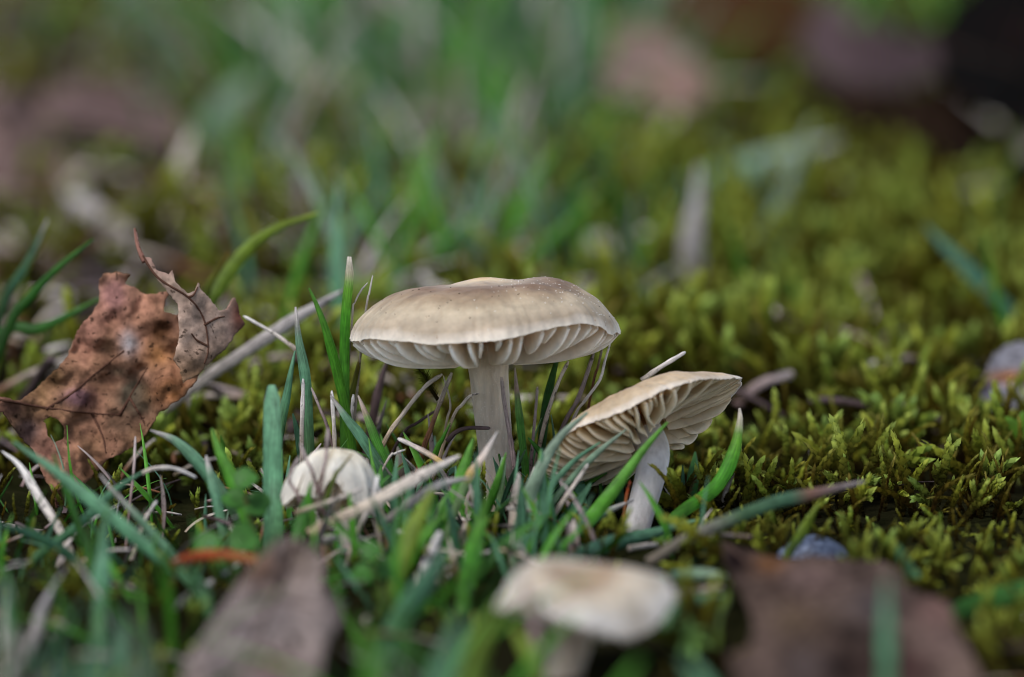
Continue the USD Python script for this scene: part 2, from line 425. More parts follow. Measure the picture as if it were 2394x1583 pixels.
s2 = [C2 - M2[:, 2] * 0.001, C2 - M2[:, 2] * 0.0042, at(1524, 1092, -0.012), at(1504, 1170, -0.0135), at(1482, 1250, -0.015)]
s2.append(s2[-1] + np.array([-0.0007, 0, -0.006]))
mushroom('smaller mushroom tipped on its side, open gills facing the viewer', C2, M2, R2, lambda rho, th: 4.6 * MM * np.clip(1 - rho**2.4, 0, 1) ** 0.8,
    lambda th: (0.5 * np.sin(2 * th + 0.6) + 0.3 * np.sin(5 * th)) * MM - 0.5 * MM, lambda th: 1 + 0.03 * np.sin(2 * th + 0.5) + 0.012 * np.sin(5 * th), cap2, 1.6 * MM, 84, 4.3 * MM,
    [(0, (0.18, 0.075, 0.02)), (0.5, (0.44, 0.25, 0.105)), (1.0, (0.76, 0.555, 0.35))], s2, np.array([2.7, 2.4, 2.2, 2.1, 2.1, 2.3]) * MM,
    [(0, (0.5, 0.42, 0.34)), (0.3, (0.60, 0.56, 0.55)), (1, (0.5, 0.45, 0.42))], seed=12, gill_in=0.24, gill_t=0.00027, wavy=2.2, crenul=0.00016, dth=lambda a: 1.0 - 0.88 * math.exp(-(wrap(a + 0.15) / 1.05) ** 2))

# -- the small pale one, its cap torn open towards the viewer
C3 = at(774, 1180, -0.034)
M3 = frame([0.12, 0.22, 0.97], [1, 0, 0.0])
R3 = 112 * scale_at(-0.032)


def cap3(rho, th, under):
    x, y = rho * np.cos(th), rho * np.sin(th)
    n = meshkit.fbm(np.stack([x * 4, y * 4, 0 * x + 4], -1), 4, seed=18) - 0.5
    c = ramp([(0, (0.56, 0.46, 0.32)), (0.45, (0.62, 0.54, 0.42)), (1.0, (0.68, 0.63, 0.55))], rho.ravel()) * (1 + 0.3 * n.ravel()[:, None])
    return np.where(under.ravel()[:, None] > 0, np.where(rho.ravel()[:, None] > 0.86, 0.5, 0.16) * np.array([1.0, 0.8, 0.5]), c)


s3 = [C3 - M3[:, 2] * -0.001, at(800, 1190, -0.035), at(815, 1250, -0.036), at(820, 1300, -0.036)]
mushroom('small round white mushroom cap torn open at the front, low in the grass', C3, M3, R3, lambda rho, th: (8.2 * np.clip(1 - rho**2.2, 0, 1) ** 0.62 + 0.5 * np.sin(3 * th + 5 * rho) * rho + 0.35 * np.sin(5 * th + 2) * rho) * MM,
    lambda th: (0.8 * np.sin(3 * th + 0.6) + 0.6 * np.sin(7 * th) + 2.0 * np.exp(-(wrap(th + 1.7) / 0.6) ** 2)) * MM, lambda th: 1 + 0.05 * np.sin(2 * th + 2.2) + 0.04 * np.sin(5 * th) - 0.45 * np.exp(-(wrap(th + 2.0) / 0.42) ** 2), cap3, 1.3 * MM, 20, 1.0 * MM,
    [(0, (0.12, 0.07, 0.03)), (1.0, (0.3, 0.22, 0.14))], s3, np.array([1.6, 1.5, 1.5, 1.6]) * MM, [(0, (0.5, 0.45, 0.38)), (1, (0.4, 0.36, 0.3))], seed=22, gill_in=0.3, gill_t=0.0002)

# -- the blurred one in front
C4 = at(1360, 1396, -0.130)
M4 = frame([0.03, -0.22, 1.0], [1, 0, -0.04])
R4 = 208 * scale_at(-0.13)


def cap4(rho, th, under):
    x, y = rho * np.cos(th), rho * np.sin(th)
    n = meshkit.fbm(np.stack([x * 3, y * 3, 0 * x + 4], -1), 4, seed=28) - 0.5
    c = ramp([(0, (0.36, 0.26, 0.17)), (0.3, (0.28, 0.19, 0.12)), (0.5, (0.44, 0.35, 0.26)), (0.85, (0.48, 0.40, 0.32)), (1.0, (0.66, 0.59, 0.52))], (rho + 0.35 * n).ravel()) * (1 + 0.35 * n.ravel()[:, None])
    return np.where(under.ravel()[:, None] > 0, np.array([0.5, 0.40, 0.28]), c)


s4 = [C4 + np.array([-0.0012, 0, 0.001]), at(1338, 1490, -0.128), at(1318, 1560, -0.128), at(1310, 1640, -0.128)]
mushroom('blurred pale mushroom with a wavy folded cap, nearest the viewer', C4, M4, R4, lambda rho, th: (3.7 * np.clip(1 - rho**2.6, 0, 1) ** 0.8 - 1.2 * np.exp(-(rho / 0.5) ** 2) + 0.7 * np.sin(rho * 4 + 2 * th) * rho) * MM,
    lambda th: (0.9 * np.sin(2 * th + 0.4) + 0.8 * np.sin(3 * th + 1.0) - 0.6 * np.exp(-(wrap(th + 1.0) / 0.5) ** 2) + 2.4 * np.exp(-(wrap(th + 2.25) / 0.3) ** 2)) * MM,
    lambda th: 1 + 0.06 * np.sin(2 * th) + 0.05 * np.sin(3 * th + 2) - 0.42 * np.exp(-(wrap(th + 2.3) / 0.2) ** 2), cap4, 1.6 * MM, 52, 2.0 * MM,
    [(0, (0.5, 0.38, 0.26)), (1.0, (0.66, 0.56, 0.45))], s4, np.array([2.6, 2.4, 2.4, 2.6]) * MM, [(0, (0.45, 0.38, 0.3)), (1, (0.36, 0.31, 0.25))], seed=32, gill_in=0.24, gill_t=0.00028)

# ------------------------------------------------------------------ sheets: leaves with an outline, a shape in depth and a thickness


def sheet(poly, depth, holes=(), step=7.0, thick=0.00028, seed=0, rough=1.0):
    """Vertices (front, then back), faces, and pixel places of the front's points."""
    pg = Polygon(poly, holes).buffer(0)
    if pg.geom_type != 'Polygon':
        pg = max(pg.geoms, key=lambda g: g.area)
    r = np.random.default_rng(seed)
    rings = []
    for ring in [pg.exterior, *pg.interiors]:
        n = max(8, int(ring.length / step))
        p = np.array([ring.interpolate(i / n, normalized=True).coords[0] for i in range(n)])
        jag = (meshkit.noise(np.column_stack([p * 0.05, np.zeros(n)]), seed) - 0.5)[:, None] * r.normal(0, 1, (1, 2)) * rough * step * 0.5 + r.normal(0, 0.16, p.shape) * step * rough
        rings.append(p + jag)
    pg = Polygon(rings[0], rings[1:]).buffer(0)
    if pg.geom_type != 'Polygon':
        pg = max(pg.geoms, key=lambda g: g.area)
    edge = np.vstack([np.array(x.coords)[:-1] for x in [pg.exterior, *pg.interiors]])
    x0, y0, x1, y1 = pg.bounds
    gx, gy = np.meshgrid(np.arange(x0, x1, step), np.arange(y0, y1, step))
    q = np.column_stack([gx.ravel(), gy.ravel()]) + r.uniform(-0.3, 0.3, (gx.size, 2)) * step
    inner = pg.buffer(-step * 0.55)
    q = q[shapely.contains_xy(inner, q[:, 0], q[:, 1])]
    pts = np.vstack([edge, q])
    tri = Delaunay(pts).simplices
    cen = pts[tri].mean(1)
    tri = tri[shapely.contains_xy(pg, cen[:, 0], cen[:, 1])]
    d = pts[tri]
    area = (d[:, 1, 0] - d[:, 0, 0]) * (d[:, 2, 1] - d[:, 0, 1]) - (d[:, 1, 1] - d[:, 0, 1]) * (d[:, 2, 0] - d[:, 0, 0])
    tri[area > 0] = tri[area > 0][:, ::-1]
    keep = np.unique(tri)
    back = np.full(len(pts), -1)
    back[keep] = np.arange(len(keep))
    pts, tri = pts[keep], back[tri]
    Yd = depth(pts[:, 0], pts[:, 1])
    v = np.array([at(a, b, y) for (a, b), y in zip(pts, Yd)])
    m = trimesh.Trimesh(v, tri, process=False)
    nv = m.vertex_normals
    v2 = np.vstack([v, v - nv * thick])
    f2 = np.vstack([tri, tri[:, ::-1] + len(v)])
    e = np.vstack([tri[:, [0, 1]], tri[:, [1, 2]], tri[:, [2, 0]]])
    keyset = {(a, b) for a, b in e}
    bd = np.array([(a, b) for a, b in keyset if (b, a) not in keyset])
    a, b = bd[:, 0], bd[:, 1]
    f2 = np.vstack([f2, np.column_stack([b, a, a + len(v)]), np.column_stack([b, a + len(v), b + len(v)])])
    if np.mean(nv[:, 1]) > 0:                          # the front looks at the viewer
        pass
    return v2, f2, pts


def fbm2(px, py, s, seed):
    return meshkit.fbm(np.stack([px / s, py / s, np.zeros_like(px)], -1), 4, seed) - 0.5


def leaf_part(name, parent, poly, depth, colour, holes=(), step=7.0, mat='dead_leaf', seed=0, thick=0.00028, rough=1.0):
    v, f, pts = sheet(poly, depth, holes, step, thick, seed, rough)
    c = colour(pts[:, 0], pts[:, 1])
    bl = np.column_stack([pts[:, 0] * 0.004, pts[:, 1] * 0.004, np.full(len(pts), seed * 1.7)])
    return obj(name, (v, f), mat, parent, True, np.vstack([c, c]), np.vstack([bl, bl]))


def tube(pts, r, sides=7):
    p = np.asarray(pts, float)
    t = np.gradient(p, axis=0)
    t /= np.linalg.norm(t, axis=1, keepdims=True) + 1e-12
    a = np.cross(t, [0.03, 1.0, 0.05])
    a /= np.linalg.norm(a, axis=1, keepdims=True) + 1e-12
    b = np.cross(t, a)
    an = np.arange(sides) * 2 * math.pi / sides
    v = p[:, None] + np.broadcast_to(r, (len(p),))[:, None, None] * (np.cos(an)[None, :, None] * a[:, None] + np.sin(an)[None, :, None] * b[:, None])
    f = grid_faces(len(p), sides, True)
    v = np.vstack([v.reshape(-1, 3), p[:1], p[-1:]])
    k = len(v) - 2
    j = np.arange(sides)
    f = np.vstack([f, np.column_stack([np.full(sides, k), (j + 1) % sides, j]), np.column_stack([np.full(sides, k + 1), (len(p) - 1) * sides + j, (len(p) - 1) * sides + (j + 1) % sides])])
    return v, f


def vein(parent, pix, depth, r0, r1, col, off=-0.0001, name='vein', mat='dead_leaf'):
    q = spline(np.array(pix, float), 24)
    y = depth(q[:, 0], q[:, 1])
    p = np.array([at(a, b, c + off) for (a, b), c in zip(q, y)])
    v, f = tube(p, np.linspace(r0, r1, len(p)))
    c = np.tile(col, (len(v), 1))
    return obj(name, (v, f), mat, parent, True, c, np.zeros((len(v), 3)))


# -- the curled oak leaf on the left
def d_main(px, py):
    return 0.013 + (860 - py) / 15750 * 0.45 + 0.0035 * np.sin((px - 60) / 120) + 0.010 * fbm2(px, py, 75, 4) - 0.002 * np.clip((px - 340) / 100, 0, 1)


def d_lobe(px, py):
    u = np.clip((px - 400) / 170, -0.6, 1)
    return 0.0065 + 0.009 * u**2 + (760 - py) / 15750 * 0.35 + 0.003 * fbm2(px, py, 60, 6)


def c_main(px, py):
    n, n2 = fbm2(px, py, 55, 11), fbm2(px, py, 130, 12)
    c = np.array([0.28, 0.145, 0.09]) * (1 + 0.9 * n[:, None]) + np.array([0.06, 0.02, 0.03]) * n2[:, None] * 3
    def patch(x, y, rx, ry, col, amt):
        w = np.exp(-(((px - x) / rx) ** 2 + ((py - y) / ry) ** 2) * 1.2 + n * 2.0)
        return np.clip(w * amt, 0, 1)[:, None], np.array(col)
    for x, y, rx, ry, col, amt in ((262, 690, 40, 50, (0.34, 0.17, 0.15), .8), (375, 770, 40, 35, (0.05, 0.022, 0.012), 1.1), (372, 830, 45, 40, (0.26, 0.12, 0.05), .6), (300, 805, 22, 30, (0.32, 0.30, 0.31), 1.0),
                                (252, 812, 16, 24, (0.10, 0.06, 0.03), .9), (276, 868, 22, 14, (0.12, 0.09, 0.06), .8), (180, 930, 40, 26, (0.14, 0.075, 0.08), 1.0), (318, 930, 45, 55, (0.085, 0.07, 0.05), 1.25),
                                (392, 915, 45, 40, (0.26, 0.11, 0.04), .9), (25, 950, 45, 30, (0.06, 0.03, 0.03), 1.0), (285, 990, 50, 50, (0.12, 0.07, 0.045), .8), (150, 1190, 40, 45, (0.12, 0.045, 0.035), 1.0), (60, 1010, 40, 40, (0.06, 0.05, 0.06), .9)):
        w, q = patch(x, y, rx, ry, col, amt)
        c = c * (1 - w) + q * w
    return np.clip(c, 0.008, 0.7)


def c_lobe(px, py):
    n, n2 = fbm2(px, py, 40, 31), fbm2(px, py, 16, 32)
    c = np.array([0.40, 0.285, 0.225]) * (1 + 0.9 * n[:, None] + 0.5 * n2[:, None])
    w = np.clip((py - 790) / 80, 0, 1)[:, None]
    c = c * (1 - w) + w * np.array([0.23, 0.14, 0.085]) * (1 + n[:, None])
    w = np.exp(-((px - 560) / 25) ** 2 - ((py - 740) / 50) ** 2)[:, None]
    c = c * (1 - w) + w * np.array([0.26, 0.10, 0.07])
    w = np.clip((660 - py) / 60, 0, 1)[:, None] * 0.7
    return np.clip(c * (1 - w) + w * np.array([0.26, 0.14, 0.12]), 0.01, 0.6)


leaf = thing('oak_leaf', 'curled brown oak leaf standing on edge, left of the mushrooms', 'leaf', at(200, 1080, 0.0))
main_poly = [(-40, 918), (0, 926), (44, 938), (88, 906), (135, 862), (166, 818), (183, 771), (216, 730), (233, 703), (231, 660), (243, 641), (270, 636), (303, 644), (291, 664), (318, 674), (341, 690), (365, 686), (397, 678),
             (384, 703), (383, 730), (420, 736), (450, 760), (455, 830), (470, 872), (432, 926), (374, 963), (347, 1000), (338, 1022), (290, 1058), (252, 1073), (226, 1105), (196, 1135), (170, 1200), (158, 1222), (136, 1200), (128, 1160), (104, 1120), (76, 1049), (38, 1005), (10, 965), (-40, 945)]
hole = [(103, 985), (118, 972), (140, 984), (152, 1004), (148, 1030), (130, 1036), (112, 1018)]
leaf_part('leaf_blade', leaf, main_poly, d_main, c_main, [hole], 6.5, seed=2)
lobe_poly = [(315, 540), (321, 576), (338, 610), (366, 652), (393, 684), (417, 712), (419, 784), (414, 811), (405, 838), (421, 862), (429, 896), (450, 884), (473, 866), (524, 817), (572, 757), (562, 737), (556, 712), (549, 694), (540, 708), (529, 726),
             (513, 727), (493, 700), (471, 678), (464, 660), (457, 679), (437, 684), (411, 661), (404, 632), (397, 642), (364, 630), (352, 603), (340, 602), (326, 578), (319, 540)]
leaf_part('curled_lobe', leaf, lobe_poly, d_lobe, c_lobe, (), 5.0, seed=5)
VC = (0.10, 0.05, 0.035)
for pix in ([(-30, 930), (120, 955), (210, 966), (280, 970)], [(108, 957), (170, 918), (215, 880), (290, 820)], [(280, 970), (320, 900), (345, 860)], [(303, 930), (330, 975), (340, 995)], [(215, 967), (240, 1020), (248, 1060)]):
    vein(leaf, pix, d_main, 0.00022, 0.0001, VC)
for pix in ([(328, 590), (370, 650), (440, 695), (476, 745), (487, 815), (478, 850)], [(478, 760), (505, 745), (525, 740)], [(483, 808), (460, 795), (448, 780)], [(440, 695), (452, 690), (462, 672)]):
    vein(leaf, pix, d_lobe, 0.0002, 0.0001, VC)
# its shrivelled tip
tp = [at(x, y, float(d_lobe(np.array([x * 1.0]), np.array([y * 1.0]))[0])) for x, y in ((338, 612), (330, 596), (322, 575), (317, 552), (315, 534))]
v, f = tube(spline(np.array(tp), 20), np.linspace(0.00042, 0.00018, 20))
obj('shrivelled_tip', (v, f), 'dead_leaf', leaf, True, np.tile((0.26, 0.13, 0.1), (len(v), 1)), np.zeros((len(v), 3)))

# -- other fallen leaves


def leaf_thing(name, label, poly, ytop, ybot, base, var, seed, veins=(), hole=None, patches=(), step=9.0, bulge=0.004, mat='dead_leaf', cat='leaf', vcol=(0.08, 0.05, 0.04), group=None):
    pa = np.array(poly, float)
    y0, y1 = pa[:, 1].min(), pa[:, 1].max()
    cx, hw = pa[:, 0].mean(), max(20.0, np.ptp(pa[:, 0]) / 2)
    sc = scale_at((ytop + ybot) / 2)

    def depth(px, py):
        s = (py - y0) / (y1 - y0)
        return ytop + (ybot - ytop) * s + bulge * (fbm2(px, py, hw * 0.7, seed) * 2.2 + 0.5 * ((px - cx) / hw) ** 2 - 0.3 * np.sin(s * 4 + seed))

    def colour(px, py):
        n, n2 = fbm2(px, py, hw * 0.45, seed + 40), fbm2(px, py, hw * 0.24, seed + 41)
        c = np.array(base) * (1 + var * n[:, None] * 2 + 1.0 * var * n2[:, None])
        for x, y, rx, ry, col, amt in patches:
            w = np.clip(np.exp(-(((px - x) / rx) ** 2 + ((py - y) / ry) ** 2)) * amt, 0, 1)[:, None]
            c = c * (1 - w) + w * np.array(col)
        return np.clip(c, 0.006, 0.8)

    t = thing(name, label, cat, at(cx, y1, ybot), group)
    leaf_part('leaf_blade', t, poly, depth, colour, [hole] if hole else (), step, mat, seed)
    for k, pix in enumerate(veins):
        vein(t, pix, depth, 0.00030 if k == 0 else 0.0002, 0.00012, vcol, mat=mat)
    return t


leaf_thing('dead_leaf', 'blurred grey brown leaf leaning on grass at the bottom, left of centre', [(640, 1268), (662, 1256), (692, 1258), (735, 1282), (758, 1312), (752, 1370), (792, 1402), (802, 1442), (764, 1500), (742, 1590), (700, 1640), (410, 1660), (428, 1560), (470, 1490), (540, 1390), (592, 1320)],
           -0.125, -0.168, (0.21, 0.168, 0.152), 0.45, 61, veins=[[(690, 1265), (640, 1400), (560, 1560), (530, 1640)], [(640, 1400), (740, 1420)], [(620, 1440), (520, 1470)], [(590, 1510), (700, 1560)]], hole=[(672, 1490), (690, 1484), (706, 1496), (702, 1512), (684, 1516)],
           patches=[(570, 1500, 100, 90, (0.22, 0.185, 0.18), .9), (610, 1320, 50, 50, (0.22, 0.125, 0.085), .9), (700, 1310, 50, 50, (0.16, 0.125, 0.105), .8), (640, 1560, 60, 40, (0.12, 0.07, 0.06), .8)], bulge=0.011)
leaf_thing('dead_leaf', 'blurred dark purplish brown leaf filling the bottom right, beside the pebble', [(1686, 1266), (1742, 1282), (1800, 1302), (1852, 1312), (1900, 1296), (1950, 1302), (2002, 1314), (2060, 1310), (2102, 1332), (2122, 1372), (2192, 1396), (2226, 1420), (2242, 1480), (2272, 1532), (2302, 1600), (2292, 1690), (1745, 1690), (1720, 1583), (1700, 1530), (1752, 1512), (1764, 1460), (1742, 1402), (1712, 1352), (1692, 1312)],
           -0.082, -0.205, (0.10, 0.068, 0.055), 0.8, 63, veins=[[(1700, 1275), (1850, 1400), (1980, 1520), (2080, 1660)], [(1850, 1400), (2000, 1370), (2080, 1340)], [(1900, 1445), (1800, 1560)], [(1980, 1520), (2150, 1500)], [(1800, 1360), (1770, 1440)]],
           patches=[(1800, 1320, 40, 25, (0.17, 0.075, 0.03), .9), (1900, 1350, 70, 35, (0.13, 0.085, 0.075), 1.), (2190, 1430, 50, 40, (0.19, 0.11, 0.095), .9), (1720, 1310, 30, 40, (0.008, 0.005, 0.006), 1.), (1960, 1560, 120, 60, (0.010, 0.006, 0.006), .9), (2130, 1560, 60, 40, (0.06, 0.03, 0.028), .9), (1860, 1450, 60, 40, (0.12, 0.08, 0.05), .8), (1880, 1560, 50, 40, (0.10, 0.075, 0.07), .8), (2040, 1420, 60, 50, (0.075, 0.06, 0.06), .9), (2200, 1500, 50, 30, (0.17, 0.11, 0.095), .8), (1990, 1480, 50, 30, (0.012, 0.008, 0.007), .8)], bulge=0.014)
leaf_thing('dead_leaf', 'lilac grey leaf scrap lying behind the tipped mushroom', [(1604, 812), (1640, 784), (1702, 798), (1762, 836), (1816, 852), (1804, 874), (1722, 864), (1640, 874)], 0.175, 0.15, (0.24, 0.215, 0.24), 0.4, 65, veins=[[(1606, 815), (1700, 835), (1812, 862)]], patches=[(1790, 858, 40, 25, (0.03, 0.02, 0.03), 1.1)], bulge=0.002)
leaf_thing('dead_leaf', 'bluish grey leaf scrap with an orange band at the right edge', [(2322, 828), (2352, 806), (2402, 796), (2450, 850), (2450, 962), (2332, 966), (2286, 916)], 0.10, 0.085, (0.19, 0.185, 0.21), 0.3, 67, veins=[[(2300, 905), (2370, 880), (2448, 870)]], patches=[(2370, 882, 60, 14, (0.42, 0.17, 0.06), 1.1), (2290, 905, 26, 22, (0.02, 0.015, 0.03), 1.1)], bulge=0.002)
BGL = 'brown leaves lying in the grass behind the mushrooms'
leaf_thing('fallen_leaf', 'blurred pinkish brown leaf at the left edge, nearer of two there', [(-80, 232), (20, 206), (72, 222), (112, 300), (176, 400), (158, 470), (60, 484), (-80, 474)], 0.52, 0.47, (0.155, 0.105, 0.095), 0.35, 71, veins=[[(-60, 260), (60, 360), (150, 460)], [(60, 360), (100, 300)]], step=12, bulge=0.012, group=BGL)
leaf_thing('fallen_leaf', 'blurred arched brown leaf over a dark hollow, upper left', [(84, 226), (180, 184), (300, 194), (402, 250), (446, 312), (410, 344), (330, 330), (260, 306), (196, 292), (146, 300), (104, 276)], 0.56, 0.49, (0.15, 0.10, 0.092), 0.35, 73, veins=[[(90, 240), (250, 240), (440, 320)], [(250, 240), (300, 200)]], step=12, bulge=0.02, group=BGL)
leaf_thing('fallen_leaf', 'blurred pale pinkish leaf at the top, right of centre', [(1396, 62), (1462, 44), (1562, 84), (1664, 176), (1654, 240), (1560, 252), (1500, 232), (1430, 220), (1398, 150)], 0.72, 0.60, (0.28, 0.185, 0.16), 0.3, 75, veins=[[(1400, 70), (1530, 150), (1640, 235)], [(1530, 150), (1440, 200)]], patches=[(1600, 190, 60, 45, (0.29, 0.18, 0.135), .8)], step=12, bulge=0.01, group=BGL)
leaf_thing('fallen_leaf', 'blurred dark reddish brown leaf touching the top edge, right of centre', [(1560, -40), (1680, -60), (1890, -40), (1900, 50), (1850, 110), (1750, 136), (1660, 116), (1590, 60)], 0.82, 0.68, (0.06, 0.028, 0.012), 0.5, 77, veins=[[(1570, -20), (1700, 40), (1850, 100)], [(1700, 40), (1740, 120)]], step=12, bulge=0.015, group=BGL)
leaf_thing('fallen_leaf', 'blurred dull mauve leaf at the top right, bent like a shallow bowl', [(1880, 50), (1950, -20), (2050, 50), (2150, 100), (2290, -40), (2350, 0), (2220, 150), (2110, 208), (1960, 190), (1870, 130)], 0.74, 0.62, (0.085, 0.058, 0.062), 0.4, 79, veins=[[(1890, 80), (2060, 140), (2300, -10)], [(2060, 140), (1960, 20)]], step=12, bulge=0.02, group=BGL)
leaf_thing('fallen_leaf', 'blackish leaf shaped sheet painted as deep shade in the top right corner', [(2180, 70), (2300, -60), (2520, -60), (2540, 330), (2380, 300), (2280, 250), (2200, 190)], 0.58, 0.45, (0.007, 0.004, 0.003), 0.5, 81, veins=[[(2190, 100), (2350, 150), (2500, 200)], [(2350, 150), (2420, 0)]], step=12, bulge=0.02, group=BGL)  # deep shade painted as an added near-black sheet, cut like a leaf
leaf_thing('fallen_leaf', 'long dark brown sheet painted as leaf shadow under the mauve leaf, upper right', [(1840, 150), (1960, 200), (2110, 220), (2220, 200), (2330, 300), (2440, 420), (2300, 400), (2150, 330), (2000, 290), (1900, 230)], 0.56, 0.48, (0.02, 0.012, 0.008), 0.5, 83, veins=[[(1850, 160), (2100, 260), (2420, 410)], [(2100, 260), (2200, 215)]], step=12, bulge=0.02, group=BGL)  # leaf shadow put into the colour of an added dark sheet

# ------------------------------------------------------------------ the pebble
pb = trimesh.creation.icosphere(4, 1.0)
pv = pb.vertices * np.array([1.0, 0.85, 0.72])
pv *= (1 + 0.16 * (meshkit.fbm(pv * 1.6 + 3, 4, 9) - 0.5) + 0.05 * (meshkit.fbm(pv * 7, 3, 2) - 0.5))[:, None]
pc = at(1900, 1316, -0.042)
o = obj('pebble', (pv * 88 * scale_at(-0.042) + pc, pb.faces), 'pebble')
tag(o, 'blue grey speckled pebble half hidden behind the dark leaf', 'pebble')

# ------------------------------------------------------------------ blades of grass
G3 = lambda a, b, c: [(0, a), (0.5, b), (1, c)]
STY = {
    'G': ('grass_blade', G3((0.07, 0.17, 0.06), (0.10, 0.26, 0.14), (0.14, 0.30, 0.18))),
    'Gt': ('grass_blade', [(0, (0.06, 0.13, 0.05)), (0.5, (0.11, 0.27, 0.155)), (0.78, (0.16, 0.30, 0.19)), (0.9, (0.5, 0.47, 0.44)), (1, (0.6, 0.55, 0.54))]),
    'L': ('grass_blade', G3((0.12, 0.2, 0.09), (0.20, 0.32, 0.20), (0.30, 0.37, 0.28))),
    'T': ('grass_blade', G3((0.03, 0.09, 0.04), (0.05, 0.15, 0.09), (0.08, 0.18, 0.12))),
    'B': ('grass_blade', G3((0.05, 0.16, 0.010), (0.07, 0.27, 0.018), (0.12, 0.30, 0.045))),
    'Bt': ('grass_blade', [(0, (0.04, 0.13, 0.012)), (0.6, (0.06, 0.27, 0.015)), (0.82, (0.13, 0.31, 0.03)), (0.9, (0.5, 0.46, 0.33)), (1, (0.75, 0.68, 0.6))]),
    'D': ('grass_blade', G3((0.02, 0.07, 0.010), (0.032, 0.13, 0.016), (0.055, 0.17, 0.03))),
    'Y': ('grass_blade', G3((0.08, 0.13, 0.01), (0.15, 0.23, 0.02), (0.20, 0.27, 0.03))),
    'O': ('grass_blade', G3((0.08, 0.12, 0.01), (0.13, 0.14, 0.012), (0.22, 0.14, 0.015))),
    'GS': ('grass_blade', [(0, (0.25, 0.20, 0.15)), (0.3, (0.26, 0.25, 0.2)), (0.45, (0.10, 0.20, 0.10)), (0.68, (0.09, 0.2, 0.12)), (0.76, (0.30, 0.16, 0.12)), (0.88, (0.26, 0.2, 0.2)), (1, (0.4, 0.35, 0.35))]),
    'S': ('straw', G3((0.42, 0.31, 0.2), (0.68, 0.58, 0.48), (0.78, 0.70, 0.64))),
    'W': ('straw', G3((0.5, 0.42, 0.34), (0.74, 0.68, 0.63), (0.82, 0.78, 0.76))),
    'P': ('straw', G3((0.2, 0.13, 0.12), (0.38, 0.29, 0.275), (0.52, 0.44, 0.42))),
    'K': ('straw', G3((0.05, 0.03, 0.028), (0.09, 0.06, 0.06), (0.14, 0.10, 0.10))),
    'N': ('straw', [(0, (0.17, 0.07, 0.03)), (0.4, (0.24, 0.115, 0.06)), (0.6, (0.4, 0.32, 0.26)), (1, (0.5, 0.45, 0.4))]),
    'R': ('straw', G3((0.40, 0.16, 0.06), (0.36, 0.07, 0.02), (0.30, 0.06, 0.025))),
    'LG': ('straw', G3((0.40, 0.37, 0.36), (0.56, 0.54, 0.55), (0.6, 0.58, 0.6))),
    'LT': ('grass_blade', G3((0.12, 0.36, 0.22), (0.22, 0.42, 0.28), (0.5, 0.5, 0.46))),
    'WO': ('straw', [(0, (0.12, 0.2, 0.08)), (0.18, (0.45, 0.3, 0.08)), (0.4, (0.6, 0.48, 0.4)), (1, (0.66, 0.62, 0.6))]),
    'BS': ('grass_blade', [(0, (0.04, 0.15, 0.012)), (0.5, (0.07, 0.24, 0.03)), (0.72, (0.16, 0.28, 0.08)), (0.8, (0.45, 0.33, 0.27)), (1, (0.6, 0.52, 0.47))]),
    'GY': ('straw', G3((0.28, 0.24, 0.2), (0.47, 0.42, 0.39), (0.56, 0.52, 0.51))),
}


def blade_mesh(P, widths, twist, fold, round_=False, seed=0, side0=None):
    """A folded blade (or a round stalk) along P; returns vertices, faces, along, across."""
    n = len(P)
    t = np.gradient(P, axis=0)
    t /= np.linalg.norm(t, axis=1, keepdims=True) + 1e-12
    ref = np.array([0.0, 1.0, 0.0]) if side0 is None else side0
    s = np.cross(t, ref)
    ln = np.linalg.norm(s, axis=1, keepdims=True)
    s = np.where(ln > 1e-3, s / np.maximum(ln, 1e-9), np.array([1.0, 0, 0]))
    nn = np.cross(s, t)
    ang = twist if np.ndim(twist) else np.full(n, twist)
    s, nn = s * np.cos(ang)[:, None] + nn * np.sin(ang)[:, None], nn * np.cos(ang)[:, None] - s * np.sin(ang)[:, None]
    h = (widths / 2)[:, None]
    if round_:
        k = 6
        an = np.arange(k) * 2 * math.pi / k
        ring = P[:, None] + h[:, None] * (np.cos(an)[None, :, None] * s[:, None] + 0.6 * np.sin(an)[None, :, None] * nn[:, None])
        across = np.tile(np.cos(an), n)
    else:
        k = 6
        th = 0.00008 + 0.06 * h
        ring = np.stack([P - s * h + nn * h * fold, P - s * h * 0.5 + nn * (h * fold * 0.4) + nn * th, P + nn * th * 0.9, P + s * h * 0.5 + nn * (h * fold * 0.4) + nn * th, P + s * h + nn * h * fold, P - nn * th], 1)
        across = np.tile([-1, -0.5, 0, 0.5, 1, 0], n)
    v = ring.reshape(-1, 3)
    f = grid_faces(n, k, True)
    o = (n - 1) * k
    f = np.vstack([f, [[0, j + 1, j] for j in range(1, k - 1)], [[o, o + j, o + j + 1] for j in range(1, k - 1)]])
    return v, f, np.repeat(np.linspace(0, 1, n), k), across


